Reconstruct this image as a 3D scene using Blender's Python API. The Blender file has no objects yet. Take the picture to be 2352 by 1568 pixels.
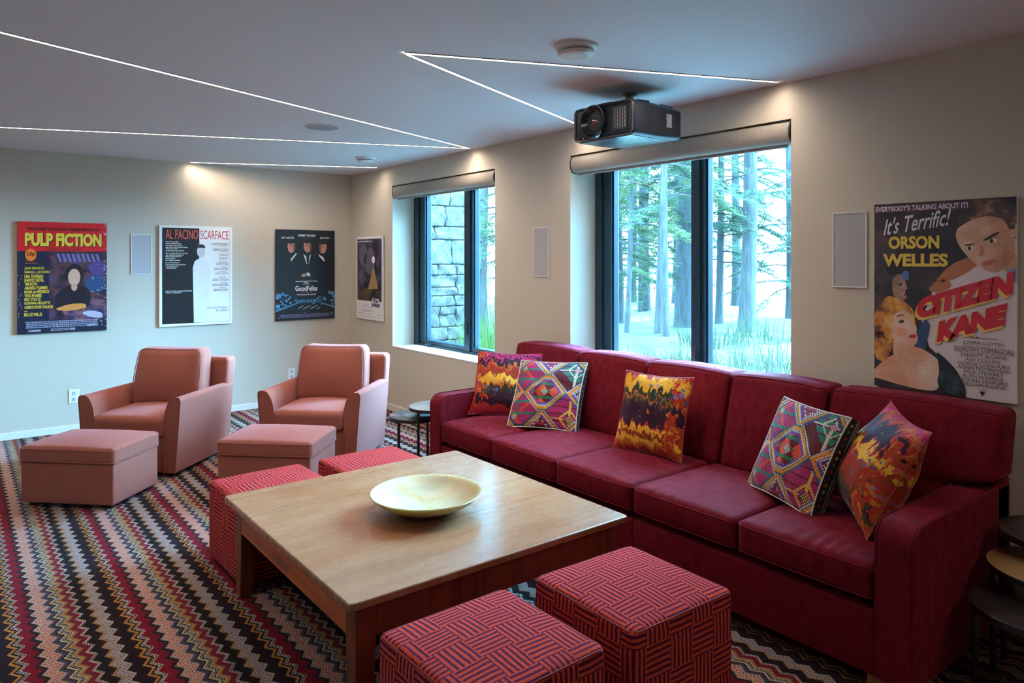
import bpy, math, random
import numpy as np
from mathutils import Vector, Matrix

# ------------------------------------------------------------------ camera, world, exposure
SC = bpy.context.scene
COL = SC.collection
cam_d = bpy.data.cameras.new('camera')
cam = bpy.data.objects.new('camera', cam_d)
COL.objects.link(cam)
cam.location = (-3.678, -7.781, 1.610)
cam.rotation_euler = (math.radians(90), 0, math.radians(-37.993))
cam_d.sensor_width = 36.0
cam_d.lens = 1638.3 / 2352 * 36.0
cam_d.shift_y = -(784 - 595.7) / 2352
cam_d.clip_start = 0.05
cam_d.clip_end = 500
SC.camera = cam

SKY_COL, SKY_STR, SUNWARD = (0.24, 0.62, 1.0), 54.0, 165.0
BRIGHT = (1.0, -0.10, 0.42)          # the bright part of the overcast sky
STRIP_COL, STRIP_STR = (1.0, 0.845, 0.69), 205.0
world = bpy.data.worlds.new('world')
SC.world = world
world.use_nodes = True
bg = world.node_tree.nodes['Background']
bg.inputs[0].default_value = (*SKY_COL, 1)
wt = world.node_tree
tc = wt.nodes.new('ShaderNodeTexCoord')
dt = wt.nodes.new('ShaderNodeVectorMath'); dt.operation = 'DOT_PRODUCT'
dt.inputs[1].default_value = Vector(BRIGHT).normalized()
wt.links.new(tc.outputs['Generated'], dt.inputs[0])
def wmath(op, a, b):
    nd = wt.nodes.new('ShaderNodeMath'); nd.operation = op
    for k, v in enumerate((a, b)):
        if isinstance(v, float): nd.inputs[k].default_value = v
        else: wt.links.new(v, nd.inputs[k])
    return nd.outputs[0]
lobe = wmath('POWER', wmath('MAXIMUM', dt.outputs['Value'], 0.0), 7.0)
wt.links.new(wmath('ADD', wmath('MULTIPLY', lobe, SUNWARD), SKY_STR), bg.inputs[1])

SC.view_settings.view_transform = 'Standard'
SC.view_settings.look = 'None'
SC.view_settings.exposure = 0.0
SC.view_settings.gamma = 1.0
SC.view_settings.use_curve_mapping = False
SC.cycles.max_bounces = 9
SC.cycles.diffuse_bounces = 6
SC.cycles.sample_clamp_indirect = 6.0

H = 2.6
WALL_T = 0.42
R = math.radians
rng = random.Random(7)

# ------------------------------------------------------------------ node helper
class NT:
    def __init__(s, name):
        s.m = bpy.data.materials.new(name)
        s.m.use_nodes = True
        s.t = s.m.node_tree
        s.b = s.t.nodes['Principled BSDF']
        s.out = s.t.nodes['Material Output']
    def n(s, typ, ins=None, **pr):
        nd = s.t.nodes.new('ShaderNode' + typ)
        for k, v in pr.items():
            setattr(nd, k, v)
        for k, v in (ins or {}).items():
            s.set(nd.inputs[k], v)
        return nd
    def set(s, sock, v):
        if isinstance(v, bpy.types.NodeSocket):
            s.t.links.new(v, sock)
        elif isinstance(v, (tuple, list)) and len(v) == 3 and sock.type == 'RGBA':
            sock.default_value = (*v, 1)
        else:
            sock.default_value = v
    def p(s, **kw):
        for k, v in kw.items():
            s.set(s.b.inputs[k.replace('_', ' ')], v)
    def ma(s, op, a, b=0.0, c=0.0, clamp=False):
        nd = s.n('Math', {0: a, 1: b, 2: c}, operation=op, use_clamp=clamp)
        return nd.outputs[0]
    def mix(s, f, a, b, blend='MIX'):
        nd = s.n('Mix', None, data_type='RGBA', blend_type=blend)
        s.set(nd.inputs[0], f); s.set(nd.inputs[6], a); s.set(nd.inputs[7], b)
        return nd.outputs[2]
    def ramp(s, f, stops, interp='LINEAR'):
        nd = s.n('ValToRGB')
        cr = nd.color_ramp
        cr.interpolation = interp
        while len(cr.elements) < len(stops):
            cr.elements.new(0.5)
        for e, (p, c) in zip(cr.elements, sorted(stops, key=lambda q: q[0])):
            e.position = p
        for e, (p, c) in zip(cr.elements, sorted(stops, key=lambda q: q[0])):
            e.color = (*c, 1)
        s.set(nd.inputs[0], f)
        return nd.outputs[0]
    def uv(s):
        return s.n('UVMap').outputs[0]
    def obj(s):
        return s.n('TexCoord').outputs['Object']
    def xyz(s, v):
        o = s.n('SeparateXYZ', {0: v}).outputs
        return o[0], o[1], o[2]
    def vec(s, x, y, z=0.0):
        return s.n('CombineXYZ', {0: x, 1: y, 2: z}).outputs[0]
    def noise(s, v, scale, detail=3.0, rough=0.5, col=False):
        nd = s.n('TexNoise', {'Vector': v, 'Scale': scale, 'Detail': detail, 'Roughness': rough})
        return nd.outputs[1 if col else 0]
    def scale(s, v, x, y, z):
        return s.n('Mapping', {0: v, 3: (x, y, z)}).outputs[0]
    def bump(s, h, strength=0.3, dist=0.01):
        b = s.n('Bump', {'Height': h, 'Strength': strength, 'Distance': dist})
        s.set(s.b.inputs['Normal'], b.outputs[0])

def lin(r, g, b, k=1.0):
    f = lambda c: (c / 255 / 12.92 if c <= 10 else ((c / 255 + .055) / 1.055) ** 2.4)
    return tuple(min(0.92, f(c) * k) for c in (r, g, b))

_plain = {}
def plain(col, rough=0.5, metal=0.0, name='paint', spec=0.5):
    key = (tuple(round(c, 3) for c in col), rough, metal, spec)
    if key not in _plain:
        m = NT(name)
        nz = m.noise(m.obj(), 60.0, 2.0)
        m.p(Base_Color=m.mix(m.ma('MULTIPLY', nz, 0.12), col, tuple(c * 0.8 for c in col)),
            Roughness=rough, Metallic=metal)
        m.b.inputs['Specular IOR Level'].default_value = spec
        _plain[key] = m.m
    return _plain[key]

# ------------------------------------------------------------------ mesh helpers
class MB:
    """collects shapes that become ONE mesh"""
    def __init__(s):
        s.v = []; s.f = []; s.mi = []
    def add(s, vf, mi=0, M=None):
        vs, fs = vf[0], vf[1]
        o = len(s.v)
        for v in vs:
            v = Vector(v)
            s.v.append(tuple(M @ v) if M is not None else tuple(v))
        for f in fs:
            s.f.append([o + i for i in f]); s.mi.append(mi)
        return s
    def box(s, x0, y0, z0, x1, y1, z1, mi=0):
        if x0 > x1: x0, x1 = x1, x0
        if y0 > y1: y0, y1 = y1, y0
        if z0 > z1: z0, z1 = z1, z0
        v = [(x0, y0, z0), (x1, y0, z0), (x1, y1, z0), (x0, y1, z0), (x0, y0, z1), (x1, y0, z1), (x1, y1, z1), (x0, y1, z1)]
        f = [(0, 3, 2, 1), (4, 5, 6, 7), (0, 1, 5, 4), (1, 2, 6, 5), (2, 3, 7, 6), (3, 0, 4, 7)]
        return s.add((v, f), mi)

def roundbox(sx, sy, sz, r, n=(6, 6, 4), seg=3, fn=None):
    def axis(L, k):
        h = L / 2
        c = [-h + r - r * math.tan(math.pi / 4 * (1 - i / seg)) for i in range(seg)]
        mid = list(np.linspace(-h + r, h - r, k + 1))
        return c + mid + [-q for q in reversed(c)]
    A = [axis(L, k) for L, k in zip((sx, sy, sz), n)]
    S = (sx, sy, sz)
    idx = {}; V = []; F = []
    def vid(i, j, k):
        key = (i, j, k)
        if key not in idx:
            p = [A[0][i], A[1][j], A[2][k]]
            q = [max(-S[a] / 2 + r, min(S[a] / 2 - r, p[a])) for a in range(3)]
            d = Vector([p[a] - q[a] for a in range(3)])
            if d.length > 1e-9:
                d = d.normalized() * r
            P = (q[0] + d[0], q[1] + d[1], q[2] + d[2])
            idx[key] = len(V)
            V.append(fn(*P) if fn else P)
        return idx[key]
    N = [len(a) - 1 for a in A]
    for i in range(N[0]):
        for j in range(N[1]):
            F.append((vid(i, j, 0), vid(i, j + 1, 0), vid(i + 1, j + 1, 0), vid(i + 1, j, 0)))
            F.append((vid(i, j, N[2]), vid(i + 1, j, N[2]), vid(i + 1, j + 1, N[2]), vid(i, j + 1, N[2])))
    for i in range(N[0]):
        for k in range(N[2]):
            F.append((vid(i, 0, k), vid(i + 1, 0, k), vid(i + 1, 0, k + 1), vid(i, 0, k + 1)))
            F.append((vid(i, N[1], k), vid(i, N[1], k + 1), vid(i + 1, N[1], k + 1), vid(i + 1, N[1], k)))
    for j in range(N[1]):
        for k in range(N[2]):
            F.append((vid(0, j, k), vid(0, j, k + 1), vid(0, j + 1, k + 1), vid(0, j + 1, k)))
            F.append((vid(N[0], j, k), vid(N[0], j + 1, k), vid(N[0], j + 1, k + 1), vid(N[0], j, k + 1)))
    return V, F

def prism(poly, a0, a1, axis='y'):
    """polygon in the plane of the two other axes, extruded along axis"""
    n = len(poly)
    def P(q, a):
        return {'x': (a, q[0], q[1]), 'y': (q[0], a, q[1]), 'z': (q[0], q[1], a)}[axis]
    V = [P(q, a0) for q in poly] + [P(q, a1) for q in poly]
    F = [list(range(n)), list(range(2 * n - 1, n - 1, -1))]
    for i in range(n):
        j = (i + 1) % n
        F.append((i, n + i, n + j, j))
    return V, F

def tube(pts, rad, n=8, closed=False, cap=True):
    pts = [Vector(p) for p in pts]
    rad = rad if isinstance(rad, (list, tuple)) else [rad] * len(pts)
    V = []; F = []
    m = len(pts)
    up = Vector((0, 0, 1))
    prev = None
    for i, p in enumerate(pts):
        a = pts[(i - 1) % m] if (closed or i > 0) else p
        b = pts[(i + 1) % m] if (closed or i < m - 1) else p
        t = (b - a)
        t = t.normalized() if t.length > 1e-9 else Vector((0, 0, 1))
        if prev is None:
            s = t.cross(up)
            if s.length < 1e-3: s = t.cross(Vector((1, 0, 0)))
        else:
            s = prev - t * prev.dot(t)
            if s.length < 1e-6: s = t.cross(up)
        s.normalize(); prev = s
        w = t.cross(s)
        for k in range(n):
            th = 2 * math.pi * k / n
            V.append(tuple(p + (s * math.cos(th) + w * math.sin(th)) * rad[i]))
    rings = m if closed else m - 1
    for i in range(rings):
        j = (i + 1) % m
        for k in range(n):
            l = (k + 1) % n
            F.append((i * n + k, i * n + l, j * n + l, j * n + k))
    if cap and not closed:
        F.append(list(range(n - 1, -1, -1)))
        F.append([(m - 1) * n + k for k in range(n)])
    return V, F

def lathe(prof, n=48, cx=0, cy=0):
    """prof: list of (r, z); a zero radius closes the surface"""
    V = []; F = []; rows = []
    for r, z in prof:
        if r < 1e-6:
            rows.append([len(V)]); V.append((cx, cy, z))
        else:
            rows.append(list(range(len(V), len(V) + n)))
            V += [(cx + r * math.cos(2 * math.pi * k / n), cy + r * math.sin(2 * math.pi * k / n), z) for k in range(n)]
    for a, b in zip(rows, rows[1:]):
        for k in range(n):
            l = (k + 1) % n
            if len(a) == 1 and len(b) == 1: continue
            if len(a) == 1: F.append((a[0], b[k], b[l]))
            elif len(b) == 1: F.append((a[l], a[k], b[0]))
            else: F.append((a[k], b[k], b[l], a[l]))
    return V, F

def grid_uv_box(me, scale=1.0):
    uvl = me.uv_layers.new(name='UVMap')
    co = np.empty(len(me.vertices) * 3); me.vertices.foreach_get('co', co); co = co.reshape(-1, 3)
    for p in me.polygons:
        nrm = p.normal
        a = max(range(3), key=lambda i: abs(nrm[i]))
        for li in p.loop_indices:
            c = co[me.loops[li].vertex_index]
            if a == 0: uv = (c[1], c[2])
            elif a == 1: uv = (c[0], c[2])
            else: uv = (c[0], c[1])
            uvl.data[li].uv = (uv[0] * scale, uv[1] * scale)

def obj(name, mb, mats, parent=None, smooth=True, sharp=35, loc=None, rotz=None, bevel=0.0, bseg=2, uv=True, M=None):
    if isinstance(mb, tuple):
        mb = MB().add(mb)
    me = bpy.data.meshes.new(name)
    me.from_pydata(mb.v, [], mb.f)
    mats = mats if isinstance(mats, (list, tuple)) else [mats]
    for m in mats:
        me.materials.append(m)
    if any(mb.mi):
        me.polygons.foreach_set('material_index', mb.mi)
    me.update()
    if uv:
        grid_uv_box(me)
    if smooth:
        me.polygons.foreach_set('use_smooth', [True] * len(me.polygons))
        me.set_sharp_from_angle(angle=R(sharp))
    o = bpy.data.objects.new(name, me)
    COL.objects.link(o)
    if parent is not None: o.parent = parent
    if loc is not None: o.location = loc
    if rotz is not None: o.rotation_euler = (0, 0, rotz)
    if M is not None: o.matrix_local = M
    if bevel:
        bv = o.modifiers.new('bevel', 'BEVEL')
        bv.width = bevel; bv.segments = bseg; bv.limit_method = 'ANGLE'; bv.angle_limit = R(40)
        bv.harden_normals = True
    return o

def tag(o, label=None, cat=None, group=None, kind=None):
    if label: o['label'] = label
    if cat: o['category'] = cat
    if group: o['group'] = group
    if kind: o['kind'] = kind
    return o

def thing(name, label, cat, loc=(0, 0, 0), rotz=0.0, group=None):
    o = bpy.data.objects.new(name, None)
    COL.objects.link(o)
    o.empty_display_size = 0.1
    o.location = loc
    o.rotation_euler = (0, 0, rotz)
    return tag(o, label, cat, group)

def struct(name, mb, mats, **kw):
    o = obj(name, mb, mats, **kw)
    o['kind'] = 'structure'
    return o

def copy_tree(o, parent=None):
    c = o.copy()
    COL.objects.link(c)
    if parent is not None: c.parent = parent
    for ch in [k for k in COL.objects if k.parent == o]:
        copy_tree(ch, c)
    return c

def welt(name, pts, rad, mat, parent, n=6):
    return obj(name, tube(pts, rad, n, closed=True), mat, parent)

# ------------------------------------------------------------------ materials
def mat_wall(name, col, bump=0.06):
    m = NT(name)
    o = m.obj()
    nz = m.noise(o, 180.0, 3.0)
    big = m.noise(o, 1.2, 2.0)
    c = m.mix(m.ma('MULTIPLY', big, 0.10), col, tuple(x * 0.9 for x in col))
    m.p(Base_Color=c, Roughness=0.62)
    m.bump(nz, bump, 0.002)
    return m.m
M_WALL = mat_wall('beige_wall_paint', (0.60, 0.53, 0.43))
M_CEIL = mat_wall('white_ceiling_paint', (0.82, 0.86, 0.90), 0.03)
M_TRIM = plain(lin(228, 224, 214, 1.0), 0.4, name='white_trim_paint')

def mat_carpet():
    m = NT('zigzag_stripe_carpet')
    x, y, z = m.xyz(m.obj())
    PER, ZP, AMP = 0.4218, 0.0835, 0.028
    # knitted steps: quantise to loops about 4 mm
    Q = 0.0042
    yq = m.ma('SNAP', y, Q)
    xq = m.ma('SNAP', x, Q)
    ph = m.ma('DIVIDE', m.ma('ADD', yq, 3.817), ZP)
    fr = m.ma('FRACT', ph)
    tri = m.ma('SUBTRACT', 1.0, m.ma('ABSOLUTE', m.ma('SUBTRACT', m.ma('MULTIPLY', fr, 2.0), 1.0)))
    s = m.ma('SUBTRACT', m.ma('ADD', xq, 3.5155), m.ma('MULTIPLY', tri, AMP))
    t = m.ma('FRACT', m.ma('DIVIDE', s, PER))
    org = (0.72, 0.29, 0.06); blk = (0.010, 0.008, 0.010); wht = (0.80, 0.72, 0.60)
    cri = (0.29, 0.002, 0.017); tea = (0.014, 0.017, 0.028); cre = (0.74, 0.58, 0.40)
    sal = (0.88, 0.54, 0.43); lav = (0.09, 0.08, 0.14); gld = (0.58, 0.27, 0.06)
    pur = (0.15, 0.016, 0.060); red = (0.30, 0.006, 0.012); dkb = (0.012, 0.005, 0.006)
    tan = (0.58, 0.30, 0.11); gry = (0.62, 0.50, 0.48); mar = (0.017, 0.005, 0.010)
    B = [(0, org), (.013, blk), (.024, wht), (.029, blk), (.034, wht), (.039, cri), (.081, tea), (.099, cre), (.104, sal),
         (.150, cre), (.154, lav), (.173, blk), (.180, cre), (.192, blk), (.197, wht), (.201, blk), (.206, wht), (.211, gld), (.229, pur), (.245, red), (.257, wht),
         (.261, blk), (.265, wht), (.269, dkb), (.312, tan), (.324, gry), (.362, cre), (.366, mar)]
    alt = {sal: (0.30, 0.020, 0.022), gry: (0.13, 0.10, 0.15), pur: (0.26, 0.012, 0.03), cri: (0.20, 0.002, 0.011), tea: (0.012, 0.013, 0.02), mar: (0.016, 0.005, 0.010)}
    c1 = m.ramp(t, [(p / PER, c) for p, c in B], 'CONSTANT')
    c2 = m.ramp(t, [(p / PER, alt.get(c, tuple(q * 0.72 for q in c))) for p, c in B], 'CONSTANT')
    # yarn lines that follow the zigzag, broken into loops
    l1 = m.ma('LESS_THAN', m.ma('FRACT', m.ma('DIVIDE', s, 0.0125)), 0.45)
    l2 = m.ma('LESS_THAN', m.ma('FRACT', m.ma('ADD', m.ma('DIVIDE', y, 0.0125), m.ma('MULTIPLY', m.ma('FLOOR', m.ma('DIVIDE', s, 0.0125)), 0.5))), 0.72)
    dot = m.ma('MULTIPLY', l1, l2)
    c = m.mix(dot, c1, c2)
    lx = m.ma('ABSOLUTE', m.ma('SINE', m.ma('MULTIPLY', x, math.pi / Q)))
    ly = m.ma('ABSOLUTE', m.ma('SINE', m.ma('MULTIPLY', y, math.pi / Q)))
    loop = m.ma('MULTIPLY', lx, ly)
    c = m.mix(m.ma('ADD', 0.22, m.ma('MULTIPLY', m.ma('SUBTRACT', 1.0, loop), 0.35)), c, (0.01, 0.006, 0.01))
    m.p(Base_Color=c, Roughness=0.95, Sheen_Weight=0.04, Sheen_Roughness=0.5)
    m.b.inputs['Specular IOR Level'].default_value = 0.05
    m.bump(loop, 0.5, 0.004)
    return m.m
M_CARPET = mat_carpet()

def mat_velvet(name, col, dark, tint):
    m = NT(name)
    u = m.uv()
    n1 = m.noise(m.scale(u, 8.5, 4.5, 1), 3.0, 6.0, 0.70)
    n2 = m.noise(m.scale(u, 160, 30, 1), 3.0, 2.0)
    f = m.ma('ADD', m.ma('MULTIPLY', n1, 0.65), m.ma('MULTIPLY', n2, 0.35))
    c = m.ramp(f, [(0.36, dark), (0.62, col)])
    m.p(Base_Color=c, Roughness=0.8, Sheen_Weight=m.ramp(n1, [(0.36, (0.18,) * 3), (0.64, (0.58,) * 3)]), Sheen_Roughness=0.25, Sheen_Tint=tint)
    m.b.inputs['Specular IOR Level'].default_value = 0.06
    m.bump(n1, 0.12, 0.01)
    return m.m
M_SOFA = mat_velvet('burgundy_velvet', (0.175, 0.0095, 0.0165), (0.085, 0.003, 0.006), (0.74, 0.28, 0.56))

def mat_diamond_weave():
    m = NT('diamond_weave_fabric')
    x, y, z = m.xyz(m.uv())
    P = 0.046
    a = m.ma('ABSOLUTE', m.ma('SUBTRACT', m.ma('FRACT', m.ma('DIVIDE', x, P)), 0.5))
    b = m.ma('ABSOLUTE', m.ma('SUBTRACT', m.ma('FRACT', m.ma('DIVIDE', y, P)), 0.5))
    d = m.ma('ADD', a, b)              # 0..1, two diamonds per cell
    d2 = m.ma('MINIMUM', d, m.ma('SUBTRACT', 1.0, d))
    red = (0.46, 0.026, 0.022); tan = (0.56, 0.235, 0.155); brn = (0.045, 0.006, 0.005)
    c = m.ramp(d2, [(0.0, red), (0.10, tan), (0.17, brn), (0.26, tan), (0.33, brn), (0.42, tan), (0.47, red)], 'CONSTANT')
    nz = m.noise(m.scale(m.uv(), 1, 1, 1), 420.0, 2.0)
    slub = m.noise(m.scale(m.uv(), 8, 160, 1), 1.0, 2.0)
    c = m.mix(m.ma('MULTIPLY', nz, 0.16), c, (0.34, 0.062, 0.045))
    c = m.mix(m.ma('MULTIPLY', slub, 0.22), c, (0.24, 0.042, 0.034))
    m.p(Base_Color=c, Roughness=0.85, Sheen_Weight=0.15, Sheen_Roughness=0.5, Sheen_Tint=(0.95, 0.66, 0.85))
    m.b.inputs['Specular IOR Level'].default_value = 0.1
    m.bump(m.ma('ADD', nz, m.ma('MULTIPLY', d2, 0.6)), 0.35, 0.003)
    return m.m
M_CHAIR = mat_diamond_weave()

def mat_basket():
    m = NT('basket_stripe_wool')
    u = m.uv()
    wob = m.noise(u, 22.0, 2.0, col=True)
    uu = m.n('VectorMath', {0: u, 1: m.n('VectorMath', {0: wob, 1: (0.008, 0.008, 0.0)}, operation='MULTIPLY').outputs[0]}, operation='ADD').outputs[0]
    x, y, z = m.xyz(uu)
    CL = 0.112
    gx = m.ma('DIVIDE', m.ma('ADD', x, 10.052), CL)
    gy = m.ma('DIVIDE', m.ma('ADD', y, 10.052), CL)
    par = m.ma('MODULO', m.ma('ADD', m.ma('FLOOR', gx), m.ma('FLOOR', gy)), 2.0)
    ver = m.ma('GREATER_THAN', par, 0.5)
    fx = m.ma('FRACT', gx); fy = m.ma('FRACT', gy)
    co = m.ma('ADD', m.ma('MULTIPLY', ver, fx), m.ma('MULTIPLY', m.ma('SUBTRACT', 1.0, ver), fy))
    st = m.ma('LESS_THAN', m.ma('FRACT', m.ma('ADD', m.ma('MULTIPLY', co, 5.5), 0.25)), 0.48)
    tuft = m.noise(u, 300.0, 2.0)
    f = m.ma('ADD', st, m.ma('MULTIPLY', m.ma('SUBTRACT', tuft, 0.5), 0.5), clamp=True)
    c = m.mix(f, (0.74, 0.070, 0.025), (0.090, 0.008, 0.042))
    c = m.mix(m.ma('MULTIPLY', tuft, 0.35), c, (0.10, 0.02, 0.03))
    m.p(Base_Color=c, Roughness=0.95, Sheen_Weight=0.05, Sheen_Roughness=0.5, Sheen_Tint=(0.9, 0.5, 0.6))
    m.b.inputs['Specular IOR Level'].default_value = 0.03
    m.bump(tuft, 0.7, 0.006)
    return m.m
M_STOOL = mat_basket()

def mat_wood(name, light, dark, stain, rough, along='x', coat=0.15, planks=0.0):
    m = NT(name)
    o = m.obj()
    sc = {'x': (1.2, 22, 22), 'y': (22, 1.2, 22), 'z': (22, 22, 1.2)}[along]
    v = m.scale(o, *sc)
    wob = m.noise(o, 2.5, 2.0)
    g = m.noise(v, 1.4, 6.0, 0.62)
    fine = m.noise(m.scale(o, *[q * 6 for q in sc]), 1.0, 3.0)
    c = m.ramp(m.ma('ADD', m.ma('MULTIPLY', g, 0.75), m.ma('MULTIPLY', wob, 0.25)), [(0.34, dark), (0.55, light), (0.7, tuple(min(1, q * 1.12) for q in light))])
    blot = m.noise(o, 3.2, 5.0, 0.65)
    c = m.mix(m.ramp(blot, [(0.48, (0, 0, 0)), (0.66, (0.55,) * 3)]), c, stain)
    c = m.mix(m.ramp(fine, [(0.30, (0.55,) * 3), (0.40, (0, 0, 0))]), c, dark)
    if planks:
        x, y, z = m.xyz(o)
        fr = m.ma('FRACT', m.ma('DIVIDE', m.ma('ADD', y, 20.0), planks))
        gap = m.ma('LESS_THAN', fr, 0.008)
        brk = m.ma('GREATER_THAN', m.noise(m.scale(o, 3, 8, 1), 1.0, 2.0), 0.42)
        c = m.mix(m.ma('MULTIPLY', gap, m.ma('MULTIPLY', brk, 0.75)), c, tuple(q * 0.25 for q in dark))
        tone = m.noise(m.vec(m.ma('FLOOR', m.ma('DIVIDE', m.ma('ADD', y, 20.0), planks)), 3.7, 0.0), 1.7, 0.0)
        c = m.mix(m.ma('MULTIPLY', tone, 0.25), c, stain)
    m.p(Base_Color=c, Roughness=m.ma('ADD', rough, m.ma('MULTIPLY', fine, 0.12)), Coat_Weight=coat, Coat_Roughness=0.25)
    m.b.inputs['Specular IOR Level'].default_value = 0.30
    m.bump(m.ma('ADD', m.ma('MULTIPLY', g, 0.5), fine), 0.08, 0.003)
    return m.m
def mat_worn_top():
    m = NT('worn_pine')
    o = m.obj()
    x, y, z = m.xyz(o)
    g = m.noise(m.scale(o, 1.0, 16, 1), 1.5, 5.0, 0.6)
    fine = m.noise(m.scale(o, 5, 120, 1), 1.0, 3.0, 0.6)
    b1 = m.noise(m.scale(o, 1.6, 3.4, 1), 1.5, 4.0, 0.6)
    c = m.ramp(g, [(0.30, (0.235, 0.095, 0.042)), (0.5, (0.315, 0.134, 0.060)), (0.72, (0.34, 0.155, 0.076))])
    c = m.mix(m.ramp(b1, [(0.46, (0, 0, 0)), (0.68, (0.75,) * 3)]), c, (0.27, 0.085, 0.024))
    pl = m.ma('DIVIDE', m.ma('ADD', y, 20.12), 0.28)
    tone = m.noise(m.vec(m.ma('FLOOR', pl), 3.7, 0.0), 1.7, 0.0)
    c = m.mix(m.ma('MULTIPLY', tone, 0.30), c, (0.22, 0.088, 0.038))
    # board joints, broken along their length
    jt = m.ma('LESS_THAN', m.ma('FRACT', pl), 0.010)
    brk = m.ma('GREATER_THAN', m.noise(m.scale(o, 3, 8, 1), 1.0, 2.0), 0.47)
    c = m.mix(m.ma('MULTIPLY', m.ma('MULTIPLY', jt, brk), 0.65), c, (0.06, 0.022, 0.012))
    # dents, worm holes and dark knots
    vo = m.n('TexVoronoi', {'Vector': m.scale(o, 1, 2.4, 1), 'Scale': 17.0})
    vc = m.xyz(vo.outputs['Color'])
    dent = m.ma('MULTIPLY', m.ma('LESS_THAN', vo.outputs['Distance'], 0.075), m.ma('GREATER_THAN', vc[0], 0.72))
    kn = m.noise(m.scale(o, 2.0, 5.0, 1), 2.0, 6.0, 0.75)
    c = m.mix(m.ma('MULTIPLY', dent, 0.6), c, (0.09, 0.035, 0.018))
    c = m.mix(m.ramp(kn, [(0.62, (0, 0, 0)), (0.72, (0.7,) * 3)]), c, (0.10, 0.050, 0.036))
    c = m.mix(m.ramp(fine, [(0.27, (0.28,) * 3), (0.35, (0, 0, 0))]), c, (0.16, 0.065, 0.030))
    m.p(Base_Color=c, Roughness=m.ma('ADD', 0.20, m.ma('MULTIPLY', fine, 0.14)))
    m.b.inputs['Specular IOR Level'].default_value = 0.62
    m.bump(m.ma('SUBTRACT', m.ma('MULTIPLY', g, 0.6), m.ma('MULTIPLY', dent, 1.0)), 0.07, 0.004)
    return m.m
M_TOP = mat_worn_top()
M_LEG = mat_wood('red_brown_pine', (0.20, 0.034, 0.010), (0.08, 0.012, 0.005), (0.14, 0.022, 0.007), 0.45, 'z', 0.2)
M_APR = mat_wood('red_brown_pine_rail', (0.48, 0.082, 0.013), (0.20, 0.026, 0.006), (0.56, 0.115, 0.018), 0.5, 'y', 0.2)
M_FOOT = mat_wood('oak_foot', (0.45, 0.20, 0.07), (0.25, 0.09, 0.03), (0.4, 0.16, 0.05), 0.4, 'z', 0.1)

M_BLACK = plain((0.012, 0.013, 0.016), 0.42, name='black_powder_coat')
M_FRAME = plain((0.006, 0.024, 0.038), 0.36, name='dark_window_metal')
M_GREY = plain((0.46, 0.45, 0.46), 0.7, name='grey_speaker_cloth')
M_WHITE = plain((0.86, 0.85, 0.82), 0.4, name='white_plastic')
M_DARK = plain((0.006, 0.006, 0.007), 0.6, name='dark_recess')
M_STEEL = plain((0.55, 0.55, 0.56), 0.3, 1.0, name='brushed_steel')

def mat_glass():
    m = NT('window_glass')
    tr = m.n('BsdfTransparent', {0: (0.93, 0.985, 0.99)})
    gl = m.n('BsdfGlossy', {'Color': (1, 1, 1), 'Roughness': 0.02})
    lw = m.n('LayerWeight', {'Blend': 0.5})
    f = m.ma('ADD', m.ma('MULTIPLY', m.ma('POWER', lw.outputs['Facing'], 4.0), 0.5), 0.03)
    mx = m.n('MixShader', {0: f, 1: tr.outputs[0], 2: gl.outputs[0]})
    m.t.links.new(mx.outputs[0], m.out.inputs[0])
    return m.m
M_GLASS = mat_glass()

def mat_linen():
    m = NT('oatmeal_shade_fabric')
    o = m.obj()
    a = m.noise(m.scale(o, 60, 60, 900), 1.0, 2.0)
    b = m.noise(m.scale(o, 900, 900, 60), 1.0, 2.0)
    f = m.ma('ADD', m.ma('MULTIPLY', a, 0.5), m.ma('MULTIPLY', b, 0.5))
    m.p(Base_Color=m.ramp(f, [(0.35, (0.24, 0.20, 0.165)), (0.65, (0.47, 0.41, 0.34))]), Roughness=0.9)
    m.bump(f, 0.3, 0.002)
    return m.m
M_LINEN = mat_linen()

def mat_emit(name, col, st, recessed=False):
    m = NT(name)
    if recessed:                      # the diffuser sits in a channel: it throws less light sideways
        lw = m.n('LayerWeight', {'Blend': 0.5})
        st = m.ma('MULTIPLY', m.ma('ADD', m.ma('POWER', m.ma('SUBTRACT', 1.0, lw.outputs['Facing']), 1.25), 0.03), st)
    e = m.n('Emission', {0: col, 1: st})
    m.t.links.new(e.outputs[0], m.out.inputs[0])
    return m.m
M_STRIP = mat_emit('strip_light_glow', STRIP_COL, STRIP_STR, True)

# ------------------------------------------------------------------ room shell
X0, Y0 = -6.4, -10.6          # left wall, wall behind the camera
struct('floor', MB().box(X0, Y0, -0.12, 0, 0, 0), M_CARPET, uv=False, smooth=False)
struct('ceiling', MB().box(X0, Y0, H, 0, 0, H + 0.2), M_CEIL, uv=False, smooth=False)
struct('wall_far', MB().box(X0, 0, 0, 0, 0.25, H), M_WALL, uv=False, smooth=False)
struct('wall_left', MB().box(X0 - 0.2, Y0, 0, X0, 0.25, H), M_WALL, uv=False, smooth=False)
struct('wall_back', MB().box(X0 - 0.2, Y0 - 0.2, 0, WALL_T, Y0, H), M_WALL, uv=False, smooth=False)
W1 = (-1.003, -2.831); W2 = (-3.791, -5.602)
ZS, ZT = 0.68, 2.396
wr = MB()
ys = [0.25, W1[0], W1[1], W2[0], W2[1], Y0]
zs = [0.0, ZS, ZT, H]
for i in range(5):
    for k in range(3):
        if k == 1 and i in (1, 3): continue
        wr.box(0, ys[i + 1], zs[k], WALL_T, ys[i], zs[k + 1])
struct('wall_right', wr, M_WALL, uv=False, smooth=False)
struct('baseboard_far', MB().box(X0, -0.014, 0, -0.014, 0, 0.066), M_TRIM, uv=False, smooth=False, bevel=0.004)
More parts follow.
